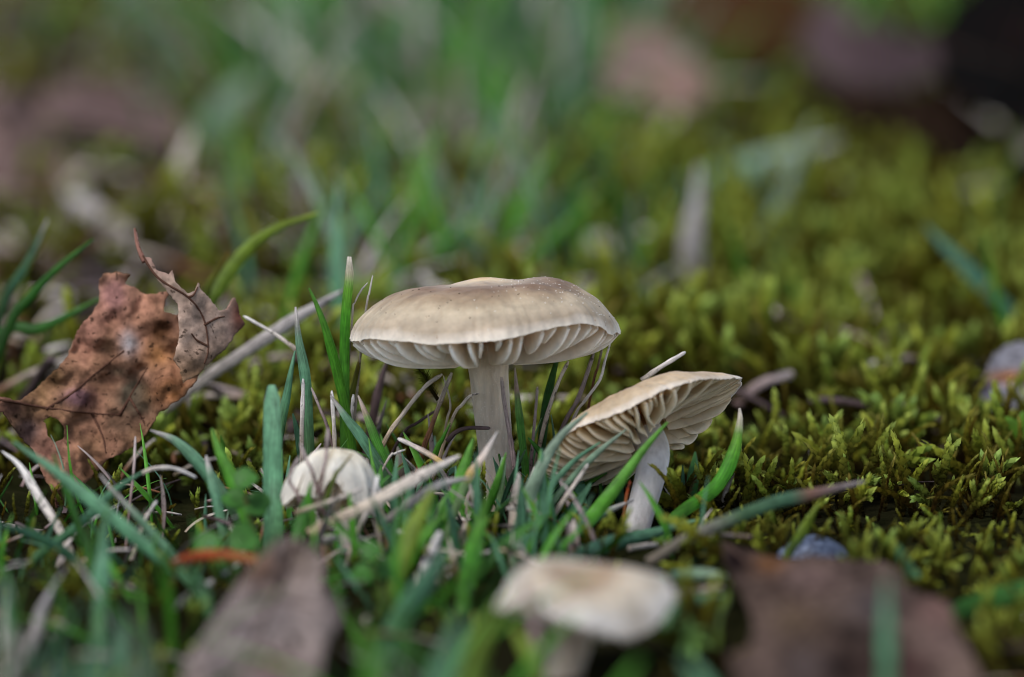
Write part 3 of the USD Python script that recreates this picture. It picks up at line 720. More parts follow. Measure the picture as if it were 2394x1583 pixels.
def blade(label, pts, yb, yt, w, sty, lying=False, blunt=False, group=None, twist=None, name=None, cat=None):
    global blade_no
    blade_no += 1
    r = np.random.default_rng(1000 + blade_no)
    mat, stops = STY[sty]
    pts = np.array(pts, float)
    seg = np.concatenate([[0], np.cumsum(np.linalg.norm(np.diff(pts, axis=0), axis=1))])
    seg /= seg[-1]
    ys = yb + (yt - yb) * seg
    Q = []
    for (a, b), y in zip(pts, ys):
        p = at(a, b, y)
        z = gz(p[0], p[1]) + 0.0012
        if p[2] < z:
            p = at(a, b, min(y, ground_hit(a, b) - 0.012))
        Q.append(p)
    Q = np.array(Q)
    rooted = 0.0
    if not lying:
        z = float(gz(Q[0, 0], Q[0, 1]))
        if Q[0, 2] > z + 0.001:
            d = (Q[0] - Q[1]) / (np.linalg.norm(Q[0] - Q[1]) + 1e-9)
            drop = Q[0, 2] - z + 0.002
            root = Q[0] + np.array([d[0] * drop * 0.7, d[1] * drop * 0.5, -drop])
            rooted = np.linalg.norm(root - Q[0])
            Q = np.vstack([root, Q])
    n = int(np.clip(6 + 5 * len(Q), 14, 34))
    P = spline(Q, n)
    ln = np.concatenate([[0], np.cumsum(np.linalg.norm(np.diff(P, axis=0), axis=1))])
    P = P + (np.array([meshkit.noise(np.column_stack([ln * 110, ln * 0 + k, ln * 0]), blade_no) for k in (3, 7, 11)]).T - 0.5) * 0.00045 * np.clip(ln / 0.004, 0, 1)[:, None]
    s = ln / ln[-1]
    vis = np.clip((ln - rooted) / max(1e-6, ln[-1] - rooted), 0, 1)
    wd = w * scale_at((yb + yt) / 2)
    rnd = mat == 'straw' and w < 19
    if rnd:
        wid = wd * (1 - 0.35 * s) * (1 + 0.25 * (meshkit.noise(np.column_stack([ln * 900, ln * 0, ln * 0]), blade_no + 5) - 0.5))
        wid[-1] *= 0.5
    elif blunt:
        wid = wd * (0.85 + 0.15 * np.sin(s * 3)) * (1 - 0.5 * np.clip((s - 0.93) / 0.07, 0, 1))
    else:
        wid = wd * (0.72 + 0.28 * np.sin(np.clip(s * 2.2, 0, math.pi / 2))) * np.clip((1.03 - s) * 3.2, 0.0, 1) ** 0.75
    tw = (r.uniform(-0.45, 0.45) if twist is None else twist) + r.uniform(-0.5, 0.5) * s
    v, f, al, ac = blade_mesh(P, np.maximum(wid, 0.00012), tw, r.uniform(0.25, 0.5), rnd)
    k = len(v) // n
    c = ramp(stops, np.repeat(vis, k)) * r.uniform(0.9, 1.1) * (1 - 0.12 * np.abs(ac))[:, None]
    bl = np.column_stack([ac * 0.25, np.repeat(ln, k) * 260, np.full(len(v), blade_no * 3.1)])
    nm = name or ('dry_stalk' if mat == 'straw' else 'grass_blade')
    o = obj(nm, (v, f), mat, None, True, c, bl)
    tag(o, label, cat or ('dry stalk' if mat == 'straw' else 'grass blade'), group)


blade_no = 0
# round the large mushroom
blade('upright bright green blade with torn white tip, touching the cap\'s left edge', [(806, 960), (806, 760), (815, 650), (817, 600)], 0.004, 0.004, 26, 'Bt', blunt=True, twist=0.3)
blade('green blade leaning left, crossing low behind the torn upright blade', [(808, 955), (771, 797), (742, 715), (724, 677)], -0.003, -0.004, 24, 'B')
blade('thin bent white stalk just behind the cap\'s left edge', [(824, 760), (830, 712), (848, 678), (862, 662)], 0.006, 0.006, 7, 'W')
blade('straight thin white stalk behind the cap, pointing up on its left', [(855, 740), (863, 690), (872, 643)], 0.007, 0.007, 9, 'W')
blade('pale tipped grey green blade left of the two bright blades', [(722, 1040), (714, 880), (700, 790), (689, 716)], 0.0, 0.002, 26, 'Gt')
blade('short white stub before the pale tipped grey green blade', [(704, 1030), (707, 960), (710, 886)], -0.004, -0.004, 14, 'W')
blade('lilac stalk leaning left between white stubs, left of the cap', [(770, 1020), (748, 960), (727, 908)], -0.001, 0.0, 10, 'P')
blade('short white stub under the leaning green blade', [(781, 1035), (777, 975), (773, 914)], -0.003, -0.003, 13, 'W')
blade('grey green blade with white edge leaning left below the cap', [(902, 1115), (846, 1020), (812, 976), (774, 922)], -0.008, -0.006, 28, 'Gt')
blade('green blade with white tip leaning left below the cap\'s left part', [(915, 1110), (886, 1040), (862, 976), (839, 922)], -0.004, -0.002, 23, 'BS')
blade('tiny pinkish white stub at the foot of the torn blade', [(823, 990), (826, 955), (828, 922)], -0.001, 0.0, 13, 'W', blunt=True)
blade('olive green blade with dark tip directly under the cap\'s left edge', [(814, 960), (830, 890), (846, 818)], 0.006, 0.007, 18, 'O')
blade('dark blurred blade under the cap, left of the long pale stalk', [(866, 1010), (886, 898), (908, 835)], 0.03, 0.03, 22, 'K')
blade('long pale stalk slanting right below the cap', [(893, 1045), (945, 965), (994, 901), (1032, 872)], 0.001, 0.003, 14, 'S')
blade('dark thin stalk slanting right behind the long pale one', [(934, 1026), (975, 990), (1020, 960)], 0.006, 0.008, 10, 'K')
blade('stalk with reddish brown foot and pale tip, left of the stem', [(985, 1060), (1008, 1000), (1030, 940), (1058, 871)], 0.001, 0.0, 16, 'N')
blade('slim upright pale stalk crossing the brown footed stalk', [(1038, 1000), (1050, 945), (1034, 878)], 0.003, 0.003, 9, 'S')
blade('short pale stalk ending against the mushroom stem', [(1052, 992), (1080, 948), (1097, 928), (1117, 922)], -0.001, -0.003, 11, 'S')
blade('small green blade under the short pale stalk', [(1020, 1062), (1036, 1030), (1056, 992)], -0.003, -0.003, 16, 'B')
blade('dark arched stalk curving to the mushroom stem', [(1045, 1032), (1068, 1010), (1098, 1000), (1144, 999)], -0.004, -0.0045, 12, 'K', lying=True)
blade('white and orange stalk lying in front of the stem\'s foot', [(1046, 1090), (1000, 1062), (962, 1040), (929, 1024)], -0.012, -0.008, 16, 'WO', lying=True)
blade('thin white stalk under the white and orange one', [(904, 1080), (922, 1060), (945, 1049)], -0.012, -0.011, 8, 'W')
blade('dark split stalk standing right before the mushroom stem', [(1205, 1130), (1196, 1050), (1186, 980), (1171, 884)], -0.006, -0.005, 15, 'P')
blade('bright green blade with straw tip right of the mushroom stem', [(1228, 1120), (1222, 1040), (1217, 966), (1204, 862)], -0.004, -0.002, 19, 'BS')
blade('thin lilac stalk right of the straw tipped blade', [(1242, 1095), (1248, 1000), (1255, 906)], 0.0, 0.001, 10, 'P')
blade('pale stalk leaning right under the cap\'s right half', [(1256, 1060), (1281, 959), (1305, 895), (1331, 846)], 0.001, 0.002, 13, 'S')
blade('dark green blade behind the pale stalk, reaching the cap', [(1268, 1040), (1288, 915), (1313, 815)], 0.005, 0.006, 24, 'D')
blade('purplish stalk leaning right beneath the cap\'s right edge', [(1312, 1010), (1352, 932), (1388, 822)], 0.003, 0.004, 14, 'P')
blade('reddish stalk rising to the cap\'s right edge', [(1386, 910), (1398, 860), (1411, 797)], 0.003, 0.003, 10, 'N')
blade('forked white stalk right of the reddish stalk', [(1340, 988), (1372, 935), (1405, 890), (1416, 850), (1428, 806)], 0.0, 0.001, 12, 'W')
blade('blurred white stalk crossing the stem\'s foot', [(1090, 1130), (1120, 1080), (1166, 1006)], -0.034, -0.032, 22, 'WO')
blade('blurred green blade left of the stem\'s foot', [(1030, 1240), (1066, 1150), (1106, 1028)], -0.03, -0.026, 30, 'B')
blade('short rounded grey green blade with white rim before the stem', [(1168, 1135), (1171, 1100), (1175, 1066)], -0.010, -0.010, 20, 'L', blunt=True)
# before the small white mushroom and in the foreground middle
blade('long pale stalk lying across the small white mushroom', [(722, 1246), (812, 1202), (902, 1157), (1075, 1066)], -0.058, -0.045, 30, 'S', lying=True)
blade('second lilac straw below the long pale one', [(890, 1228), (1002, 1153), (1050, 1132), (1100, 1120)], -0.05, -0.045, 24, 'GY', lying=True)
blade('bright green upright blade in the foreground right of centre', [(1088, 1390), (1114, 1249), (1138, 1160)], -0.065, -0.06, 42, 'B')
blade('blurred white stub among green blades in the lower middle', [(976, 1362), (1004, 1306), (1031, 1246)], -0.066, -0.064, 24, 'W', blunt=True)
blade('wide grey green blurred blade slanting right in the lower middle', [(890, 1560), (950, 1440), (1005, 1360), (1050, 1286)], -0.12, -0.112, 60, 'G')
blade('olive blurred blade above the wide grey green one', [(918, 1375), (962, 1240), (1012, 1140)], -0.08, -0.075, 44, 'Y')
blade('small bright green blade before the small white mushroom', [(828, 1290), (820, 1220), (813, 1148)], -0.05, -0.048, 20, 'B')
blade('broad upright grey green blade left of the small white mushroom', [(634, 1280), (632, 1150), (632, 1020), (633, 902)], -0.034, -0.026, 50, 'G', blunt=True, twist=0.1)
blade('narrow grey green blade behind the broad upright one', [(655, 1000), (670, 920), (692, 822)], -0.002, 0.0, 22, 'G')
blade('dark thin stalk fanning over the small white cap, left', [(736, 1122), (716, 1075), (702, 1036)], -0.042, -0.04, 12, 'P')
blade('dark thin stalk fanning over the small white cap, right', [(752, 1120), (762, 1070), (768, 1000)], -0.042, -0.038, 11, 'P')
blade('thin brown stalk over the small white cap\'s left rim', [(700, 1170), (676, 1120), (700, 1066)], -0.042, -0.041, 12, 'P')
blade('pale straw crossing the middle of the small white cap', [(690, 1200), (760, 1178), (850, 1140)], -0.05, -0.046, 15, 'S', lying=True)
blade('white straw slanting up over the small white cap\'s right rim', [(836, 1240), (866, 1180), (884, 1110)], -0.046, -0.044, 15, 'W')
blade('short bright green blade inside the small white cap\'s torn front', [(728, 1200), (722, 1160), (726, 1122)], -0.046, -0.045, 20, 'B')
blade('olive thin blade over the small white cap\'s right side', [(775, 1130), (800, 1090), (826, 1056)], -0.042, -0.04, 12, 'O')
blade('short grey twig piece under the small white mushroom', [(736, 1268), (765, 1262), (794, 1260)], -0.055, -0.055, 20, 'GY', lying=True)
blade('small white twig piece in the grass, right of the grey twig piece', [(912, 1246), (938, 1243), (966, 1246)], -0.05, -0.05, 14, 'W', lying=True)
# round the tipped mushroom
blade('long grey green blade crossing the tipped cap\'s left rim', [(1205, 1330), (1225, 1215), (1256, 1118), (1310, 1025), (1374, 962)], -0.04, -0.026, 36, 'L')
blade('second grey green blade beside the long one, left of the tipped cap', [(1215, 1340), (1262, 1180), (1330, 1090), (1402, 1036)], -0.036, -0.022, 24, 'G')
blade('pale narrow blade crossing the tipped cap\'s gills', [(1274, 1210), (1330, 1130), (1389, 1067), (1464, 1000)], -0.03, -0.022, 17, 'L')
blade('straw stalk left below the tipped cap', [(1276, 1240), (1310, 1185), (1342, 1138), (1378, 1082)], -0.03, -0.026, 14, 'S')
blade('bright green blade with white fleck before the tipped stem', [(1296, 1325), (1370, 1225), (1437, 1145), (1505, 1055), (1564, 988)], -0.036, -0.024, 34, 'B')
blade('grey green blade with white tip crossing the tipped stem', [(1318, 1270), (1403, 1206), (1482, 1170)], -0.03, -0.026, 26, 'Gt')
blade('curved bright green blade with white tip at the tipped cap\'s right', [(1568, 1224), (1666, 1145), (1714, 1060), (1732, 990), (1732, 954)], -0.024, -0.012, 34, 'Bt', twist=0.5)
blade('long stalk, green in the middle, reaching right over the moss', [(1515, 1316), (1600, 1265), (1673, 1233), (1808, 1179), (1900, 1156), (2022, 1126)], -0.062, -0.05, 34, 'GS', lying=True)
blade('broad grey green blade at the foot of the tipped mushroom', [(1300, 1345), (1400, 1285), (1504, 1253), (1624, 1217)], -0.042, -0.03, 42, 'G')
blade('white stalk lying right of the tipped stem\'s foot', [(1470, 1283), (1540, 1272), (1618, 1266)], -0.03, -0.028, 15, 'W', lying=True)
blade('white stalk sticking out behind the tipped cap\'s top', [(1500, 890), (1545, 858), (1602, 822)], 0.004, 0.006, 14, 'W', lying=True)
blade('tiny orange brown stalk on the tipped stem', [(1461, 1170), (1466, 1145), (1472, 1122)], -0.026, -0.026, 11, 'R')
blade('bright green shoot in front of the pebble', [(1838, 1305), (1869, 1257), (1900, 1205), (1919, 1174)], -0.05, -0.048, 28, 'Y')
blade('grey green blade curving towards the dark leaf', [(1546, 1366), (1590, 1348), (1640, 1343), (1700, 1350)], -0.068, -0.064, 27, 'L')
blade('lilac brown stalk under the curving grey green blade', [(1568, 1394), (1630, 1384), (1694, 1374)], -0.074, -0.07, 18, 'P', lying=True)
blade('second grey green blade lower beside the dark leaf', [(1570, 1424), (1630, 1400), (1688, 1392)], -0.08, -0.076, 30, 'G')
blade('olive upright stalk beside the dark leaf\'s left edge', [(1678, 1480), (1694, 1420), (1706, 1362)], -0.09, -0.086, 18, 'Y')
blade('broad dark green blade in the lower right corner', [(2210, 1444), (2300, 1405), (2394, 1374), (2470, 1350)], -0.095, -0.09, 54, 'D')
blade('blurred grey green blade standing in front of the dark leaf', [(2076, 1700), (2072, 1560), (2068, 1450), (2070, 1350)], -0.19, -0.185, 36, 'G')
blade('yellow green blade at the left of the blurred mushroom', [(1262, 1600), (1232, 1530), (1190, 1455)], -0.152, -0.146, 34, 'Y')
blade('dark blade standing before the blurred mushroom\'s left lobe', [(1262, 1540), (1244, 1440), (1212, 1322)], -0.15, -0.146, 22, 'P')
# lower left
blade('white bent stalk at the left edge', [(166, 1288), (130, 1222), (96, 1168), (50, 1092), (3, 1054)], -0.04, -0.03, 21, 'W')
blade('long grey green blade running down right from the left edge', [(470, 1400), (390, 1326), (308, 1257), (192, 1161), (110, 1090), (30, 1034)], -0.075, -0.05, 40, 'G')
blade('pale tipped grey green blade parallel to the long one', [(480, 1390), (404, 1299), (308, 1199), (262, 1150), (233, 1112)], -0.065, -0.045, 33, 'Gt')
blade('grey green blade crossing beneath the two parallel ones', [(80, 1310), (185, 1230), (269, 1149), (332, 1105)], -0.05, -0.04, 26, 'G')
blade('white arched stalk under the oak leaf', [(332, 1106), (360, 1096), (400, 1097), (430, 1106), (460, 1120)], -0.032, -0.03, 12, 'W', lying=True)
blade('blurred upright grey green blade in the lower left', [(228, 1440), (236, 1330), (248, 1210)], -0.09, -0.086, 46, 'G')
blade('dark teal blade reaching to the left edge', [(180, 1322), (77, 1257), (-10, 1222)], -0.062, -0.06, 36, 'T')
blade('dark green blade rising left of the long grey green one', [(196, 1280), (154, 1161), (122, 1064)], -0.05, -0.046, 25, 'D')
blade('grey green blade with long white tip under the oak leaf\'s right', [(556, 1205), (510, 1140), (473, 1095), (415, 1036), (352, 1006)], -0.028, -0.022, 32, 'Gt')
blade('upright blade with bright white tip left of the bright green one', [(522, 1265), (496, 1141), (480, 1062)], -0.034, -0.03, 25, 'Gt')
blade('bright green blade leaning left beside the broad upright one', [(604, 1296), (554, 1153), (511, 1057), (494, 1000)], -0.045, -0.038, 33, 'B')
blade('blurred white straw piece left of the grey brown leaf', [(408, 1426), (480, 1372), (560, 1316)], -0.078, -0.07, 24, 'W', lying=True)
blade('short white stub below the oak leaf, among moss', [(336, 1222), (350, 1196), (366, 1170)], -0.034, -0.033, 13, 'W')
blade('lilac thread like stalk hanging below the oak leaf', [(303, 1184), (312, 1105), (316, 1024)], -0.02, -0.016, 9, 'P')
blade('grey blurred stalk near the left bottom edge, leaning right', [(46, 1570), (80, 1480), (115, 1395), (156, 1322)], -0.105, -0.095, 26, 'GY')
blade('broad lilac grey blade in the bottom left corner', [(22, 1620), (16, 1480), (14, 1350)], -0.14, -0.135, 44, 'GY')
blade('red orange stem curving through the grass beside the grey brown leaf', [(600, 1309), (540, 1296), (481, 1295), (430, 1306), (394, 1318)], -0.095, -0.085, 26, 'R', lying=True, name='red_stem', cat='stem')
# left, behind
blade('dark green blade left of the oak leaf, leaning right', [(20, 765), (60, 710), (135, 629), (217, 560)], 0.055, 0.055, 23, 'D')
blade('dark teal blade with pale tip near the left edge', [(10, 720), (40, 660), (72, 605), (112, 512)], 0.085, 0.085, 28, 'Gt')
blade('small orange blade beside the pale tipped teal one', [(66, 640), (84, 605), (110, 560)], 0.08, 0.08, 12, 'O')
blade('dark olive blade running low behind the oak leaf', [(-10, 794), (85, 767), (160, 736), (236, 698)], 0.065, 0.06, 26, 'D')
blade('long olive green blade arching right above the oak leaf\'s right tip', [(470, 740), (500, 692), (575, 588), (642, 537), (740, 498)], 0.065, 0.07, 34, 'Y')
blade('orange yellow blade beside the arching olive one', [(478, 705), (506, 645), (536, 592)], 0.06, 0.06, 28, 'O')
blade('thin white stalk crossing the grey straw right of the oak leaf', [(694, 818), (630, 777), (568, 742)], 0.02, 0.024, 13, 'W', lying=True)
blade('long grey straw slanting behind the oak leaf up to the right', [(380, 965), (527, 855), (635, 781), (805, 680)], 0.045, 0.055, 30, 'GY', lying=True)
# far behind, blurred
blade('blurred pale grey stalk standing alone right of the tallest mushroom', [(1634, 770), (1622, 690), (1616, 560), (1630, 470), (1638, 388)], 0.28, 0.28, 58, 'GY')
blade('blurred green blade slanting down at the right edge', [(2440, 800), (2394, 752), (2280, 640), (2165, 525)], 0.19, 0.20, 40, 'T')
blade('blurred grey green blade leaning right behind the alone pale stalk', [(1690, 730), (1760, 600), (1830, 480), (1900, 280)], 0.32, 0.34, 56, 'L')
blade('bright teal blade lying far back, pale at its right end', [(1430, 490), (1520, 462), (1680, 415), (1960, 328)], 0.44, 0.46, 60, 'LT', lying=True)
blade('pale grey blade far back at the top, left of the pinkish leaf', [(985, 270), (950, 200), (895, 120), (845, 30)], 0.72, 0.72, 80, 'GY')
blade('grey blade far back, sloping down to the right in the upper middle', [(930, 300), (860, 250), (790, 190), (720, 150)], 0.66, 0.68, 80, 'GY', lying=True)
blade('blurred green upright blade in the upper left middle', [(690, 540), (670, 350), (655, 180), (640, -30)], 0.55, 0.56, 66, 'L')
blade('grey green tip leaning right in the upper left', [(470, 350), (520, 270), (590, 180)], 0.62, 0.62, 80, 'L')
blade('tan curved stalk far back above the oak leaf', [(350, 580), (385, 500), (415, 400), (445, 310)], 0.38, 0.38, 44, 'S')
blade('grey blurred straw sloping left behind the oak leaf', [(330, 560), (250, 520), (150, 450)], 0.36, 0.38, 50, 'GY', lying=True)
blade('blurred straw lying behind the cap, sloping down to the right', [(960, 260), (1100, 340), (1230, 430), (1350, 500)], 0.6, 0.55, 70, 'GY', lying=True)
blade('dark grey blade far back at the right edge, under the black shade sheet', [(2440, 380), (2380, 320), (2280, 230), (2200, 175)], 0.6, 0.62, 60, 'GY', lying=True)
blade('bright green blade far back in the upper middle, leaning left', [(1240, 420), (1180, 300), (1130, 180), (1050, 20)], 0.6, 0.62, 90, 'B')
blade('bright green blade far back above the cap, upright', [(1140, 430), (1150, 300), (1180, 150), (1190, -20)], 0.7, 0.72, 90, 'B')
blade('pale green blade far back above the cap, leaning right', [(1050, 380), (1110, 280), (1200, 160), (1290, 40)], 0.75, 0.77, 80, 'L')
blade('bright green blade far back at the top, curving left over the upper middle', [(1010, 420), (960, 250), (880, 90), (820, -40)], 0.8, 0.8, 90, 'B')
blade('tan straw far back lying right of the cap\'s top, sloping up right', [(1290, 470), (1400, 420), (1520, 330), (1600, 250)], 0.55, 0.58, 60, 'S', lying=True)
blade('green blade far back, upright before the pinkish leaf', [(1350, 420), (1340, 280), (1370, 100), (1360, -20)], 0.66, 0.68, 80, 'G')
blade('lilac straw far back, left of the alone pale stalk', [(1330, 560), (1440, 560), (1540, 540)], 0.34, 0.33, 50, 'GY', lying=True)
blade('dark stalk far back, bending down from the black shade sheet', [(2300, 480), (2180, 380), (2060, 300)], 0.7, 0.72, 70, 'K', lying=True)
# very near the lens, strongly blurred
blade('very blurred grey green blade at the bottom edge, left of the grey brown leaf', [(330, 1700), (322, 1560), (300, 1440)], -0.25, -0.25, 60, 'L')
blade('very blurred green blade at the bottom, leaning right below the long grey green one', [(180, 1720), (220, 1580), (280, 1460)], -0.24, -0.235, 60, 'G')
blade('very blurred teal blade low in the bottom left', [(120, 1740), (130, 1620), (110, 1500)], -0.26, -0.255, 60, 'T')
blade('very blurred green blade at the bottom edge, right of the grey brown leaf', [(880, 1720), (870, 1560), (840, 1450)], -0.22, -0.215, 56, 'B')
blade('very blurred teal green blade at the bottom edge, left of the nearest mushroom', [(1000, 1720), (1030, 1580), (1080, 1440)], -0.22, -0.215, 60, 'G')
blade('blurred yellow green blade beside the very blurred teal green one', [(1090, 1700), (1110, 1560), (1170, 1420)], -0.19, -0.185, 44, 'Y')
blade('very blurred green blade below the nearest mushroom, right of its stem', [(1420, 1720), (1450, 1620), (1500, 1540)], -0.21, -0.205, 50, 'B')
blade('very blurred grey green blade below the dark leaf\'s left', [(1660, 1720), (1650, 1620), (1600, 1540)], -0.22, -0.215, 56, 'G')

# ------------------------------------------------------------------ clover and seedlings


def disc(c, n, up, r, heart, cup, col, parent, name='leaflet', seed=0):
    """A small rounded leaf with a notch, cupped along its middle."""
    n = np.asarray(n, float) / np.linalg.norm(n)
    up = np.asarray(up, float)
    up = up - n * (up @ n)
    up /= np.linalg.norm(up)
    sx = np.cross(up, n)
    nr, nt = 7, 28
    a = np.arange(nt) * 2 * math.pi / nt
    rad = r * (1 - heart * np.exp(-(wrap(a - math.pi / 2) / 0.35) ** 2)) * (0.85 + 0.15 * np.sin(a))
    rh = np.linspace(0.05, 1, nr)
    x, y = rh[:, None] * rad * np.cos(a), rh[:, None] * rad * np.sin(a)
    z = cup * (np.abs(x) / r) ** 1.3 * r - 0.15 * r * (y / r) ** 2
    A = c + x[..., None] * sx + y[..., None] * up + z[..., None] * n
    B = A - n * 0.00012
    S = np.concatenate([A, B[::-1]], 0)
    cc = np.array(col) * (1 + 0.35 * np.exp(-((rh[:, None] - 0.55 - 0.1 * np.sin(a)) / 0.1) ** 2))[..., None]
    cc = np.concatenate([cc, cc[::-1]], 0).reshape(-1, 3)
    v = S.reshape(-1, 3)
    return obj(name, (v, grid_faces(2 * nr, nt, True)), 'green_leaf', parent, True, cc, v * 40)


def clover(label, leaflets, y, foot):
    t = thing('clover', label, 'clover', at(*foot, y))
    f0 = at(*foot, y)
    f0[2] = gz(f0[0], f0[1]) - 0.001
    cen = np.mean([at(a, b, y) for a, b, _ in leaflets], 0)
    for k, (a, b, r) in enumerate(leaflets):
        p = at(a, b, y + 0.002 * (k - 1))
        disc(p, [0.25 * (k - 1), -0.75, 0.7], p - cen + np.array([0, 0.0, 0.0004]), r * scale_at(y), 0.22, 0.25, (0.055, 0.17, 0.03), t, seed=k)
    v, f = tube(spline(np.array([f0, (f0 + cen) / 2 + np.array([0.001, 0, 0.0]), cen]), 12), np.full(12, 0.0004))
    obj('stalk', (v, f), 'green_leaf', t, True, np.tile((0.12, 0.16, 0.04), (len(v), 1)), v * 40)


clover('round leaved clover half hidden behind the broad upright blade', [(572, 1122, 36), (596, 1178, 40), (548, 1170, 34)], -0.05, (590, 1270))
clover('dark green clover above the red orange stem', [(490, 1275, 44), (566, 1262, 48), (520, 1325, 46)], -0.072, (530, 1380))
clover('small clover below the long lilac straw', [(866, 1290, 34), (900, 1330, 36), (850, 1345, 34)], -0.085, (880, 1420))


def pointed(p0, p1, w, n, col, parent, name='leaf'):
    P = spline(np.array([p0, (p0 + p1) / 2 + np.asarray(n) * w * 0.3, p1]), 10)
    s = np.linspace(0, 1, 10)
    v, f, al, ac = blade_mesh(P, np.maximum(w * np.sin(math.pi * np.clip(s * 0.92 + 0.05, 0, 1)) ** 0.8, 0.0001), 0.0, 0.3)
    c = np.array(col) * (0.8 + 0.4 * al)[:, None]
    return obj(name, (v, f), 'green_leaf', parent, True, c, v * 40)


def seedling(label, cx, cy, y, tips, w, col=(0.14, 0.26, 0.06)):
    c = at(cx, cy, y)
    g = np.array([c[0], c[1], gz(c[0], c[1]) - 0.001])
    t = thing('seedling', label, 'seedling', g)
    for a, b, dy in tips:
        pointed(c, at(a, b, y + dy), w * scale_at(y), [0, -0.3, 0.9], col, t)
    v, f = tube(np.linspace(g, c, 6), np.full(6, 0.00035))
    obj('stem', (v, f), 'green_leaf', t, True, np.tile((0.14, 0.16, 0.04), (len(v), 1)), v * 40)


seedling('star shaped pale green seedling in the lower right, left of the dark leaf', 1612, 1500, -0.128, [(1580, 1455, 0), (1608, 1440, .002), (1650, 1470, 0), (1660, 1510, -.003), (1625, 1540, -.005), (1590, 1530, -.003)], 20)
seedling('small pointed green seedling at the dark leaf\'s upper right', 2120, 1345, -0.085, [(2098, 1272, 0), (2132, 1310, 0.002), (2150, 1350, -.002)], 24, (0.07, 0.17, 0.07))
seedling('green leafy seedling at the right edge, under the bluish leaf scrap', 2385, 1030, 0.04, [(2350, 975, 0), (2394, 960, 0), (2430, 1000, 0)], 30, (0.10, 0.22, 0.02))


def sprig(label, pix, y, leafl, col0, col1, seed):
    """A feathery moss sprig: stem and needle leaves in two rows."""
    q = spline(np.array(pix, float), 30)
    P = np.array([at(a, b, y) for a, b in q])
    t = thing('moss_sprig', label, 'moss sprig', P[0])
    v, f = tube(P, np.linspace(0.0003, 0.00012, len(P)))
    obj('stem', (v, f), 'moss', t, True, np.tile(col0, (len(v), 1)), np.zeros((len(v), 3)))
    r = np.random.default_rng(seed)
    VV, FF, CC, n = [], [], [], 0
    tg = np.gradient(P, axis=0)
    tg /= np.linalg.norm(tg, axis=1, keepdims=True)
    for i in range(2, len(P)):
        for sgn in (-1, 1, 0):
            s = np.cross(tg[i], [0, 1, 0]) * sgn + np.array([0, r.uniform(-0.6, 0.6), 0])
            d = s * 0.8 + tg[i] * 0.6
            d /= np.linalg.norm(d)
            ln = leafl * r.uniform(0.7, 1.1) * math.sin(math.pi * (0.15 + 0.8 * i / len(P)))
            wv = np.cross(d, [0, 1, 0.2]) * ln * 0.12
            VV.append(np.array([P[i] - wv, P[i] + wv, P[i] + d * ln, P[i] + np.array([0, 0.00008, 0])]))
            FF.append(np.array([[0, 1, 2], [0, 2, 3], [1, 3, 2], [0, 3, 1]]) + n)
            CC.append(np.tile(np.array(col0) * (1 - i / len(P)) + np.array(col1) * i / len(P), (4, 1)))
            n += 4
    tag(obj('needle_leaves', (np.vstack(VV), np.vstack(FF)), 'moss', t, True, np.vstack(CC), np.zeros((n, 3))), kind='stuff')


sprig('feathery dark moss sprig hanging under the cap, left of the stem', [(1024, 935), (1005, 905), (988, 872), (955, 842)], 0.004, 0.0017, (0.04, 0.03, 0.01), (0.16, 0.2, 0.02), 1)
sprig('brown tipped feathery moss sprig right of the tipped mushroom\'s stem', [(1600, 1180), (1606, 1150), (1616, 1128), (1634, 1112)], 0.0, 0.0013, (0.10, 0.05, 0.02), (0.18, 0.17, 0.06), 2)
sprig('olive feathery moss sprig at the foot of the tipped mushroom', [(1560, 1240), (1556, 1215), (1548, 1190)], -0.008, 0.0014, (0.08, 0.08, 0.02), (0.3, 0.32, 0.1), 3)
sprig('yellow green feathery moss sprig beside the pebble', [(1752, 1300), (1760, 1270), (1782, 1246)], -0.036, 0.0016, (0.08, 0.08, 0.02), (0.24, 0.28, 0.05), 4)

# ------------------------------------------------------------------ moss, grass and litter, which nobody could count


def scatter(name, label, cat, protos, pos, scl, quat, idx):
    pi = UsdGeom.PointInstancer.Define(stage, path(name))
    holder = UsdGeom.Scope.Define(stage, str(pi.GetPath()) + '/shoots')
    targets = []
    for k, (v, f, c, mat) in enumerate(protos):
        m = usdkit.mesh(stage, str(holder.GetPath()) + f'/shoot_{k + 1:03d}', (v, f), MATS[mat], smooth=True)
        UsdGeom.PrimvarsAPI(m).CreatePrimvar('col', T.Color3fArray, 'vertex').Set(Vt.Vec3fArray.FromNumpy(np.asarray(c, np.float32)))
        targets.append(m.GetPath())
    pi.CreatePrototypesRel().SetTargets(targets)
    pi.CreatePositionsAttr(Vt.Vec3fArray.FromNumpy(np.asarray(pos, np.float32)))
    pi.CreateScalesAttr(Vt.Vec3fArray.FromNumpy(np.repeat(np.asarray(scl, np.float32)[:, None], 3, 1)))
    pi.CreateOrientationsAttr(Vt.QuathArray([Gf.Quath(float(q[0]), float(q[1]), float(q[2]), float(q[3])) for q in quat]))
    pi.CreateProtoIndicesAttr(Vt.IntArray.FromNumpy(np.asarray(idx, np.int32)))
    tag(pi, label, cat, None, 'stuff')


def tilt_quat(r, n, tilt):
    """Random turn about z, then a lean of up to "tilt" in a random direction."""
    a = r.uniform(0, 2 * math.pi, n) / 2
    b = np.abs(r.normal(0, tilt, n)).clip(0, 1.45) / 2
    c = r.uniform(0, 2 * math.pi, n)
    q1 = np.stack([np.cos(a), 0 * a, 0 * a, np.sin(a)], 1)
    q2 = np.stack([np.cos(b), np.sin(b) * np.cos(c), np.sin(b) * np.sin(c), 0 * b], 1)
    w = q2[:, 0] * q1[:, 0] - (q2[:, 1:] * q1[:, 1:]).sum(1)
    v = q2[:, :1] * q1[:, 1:] + q1[:, :1] * q2[:, 1:] + np.cross(q2[:, 1:], q1[:, 1:])
    return np.column_stack([w, v])


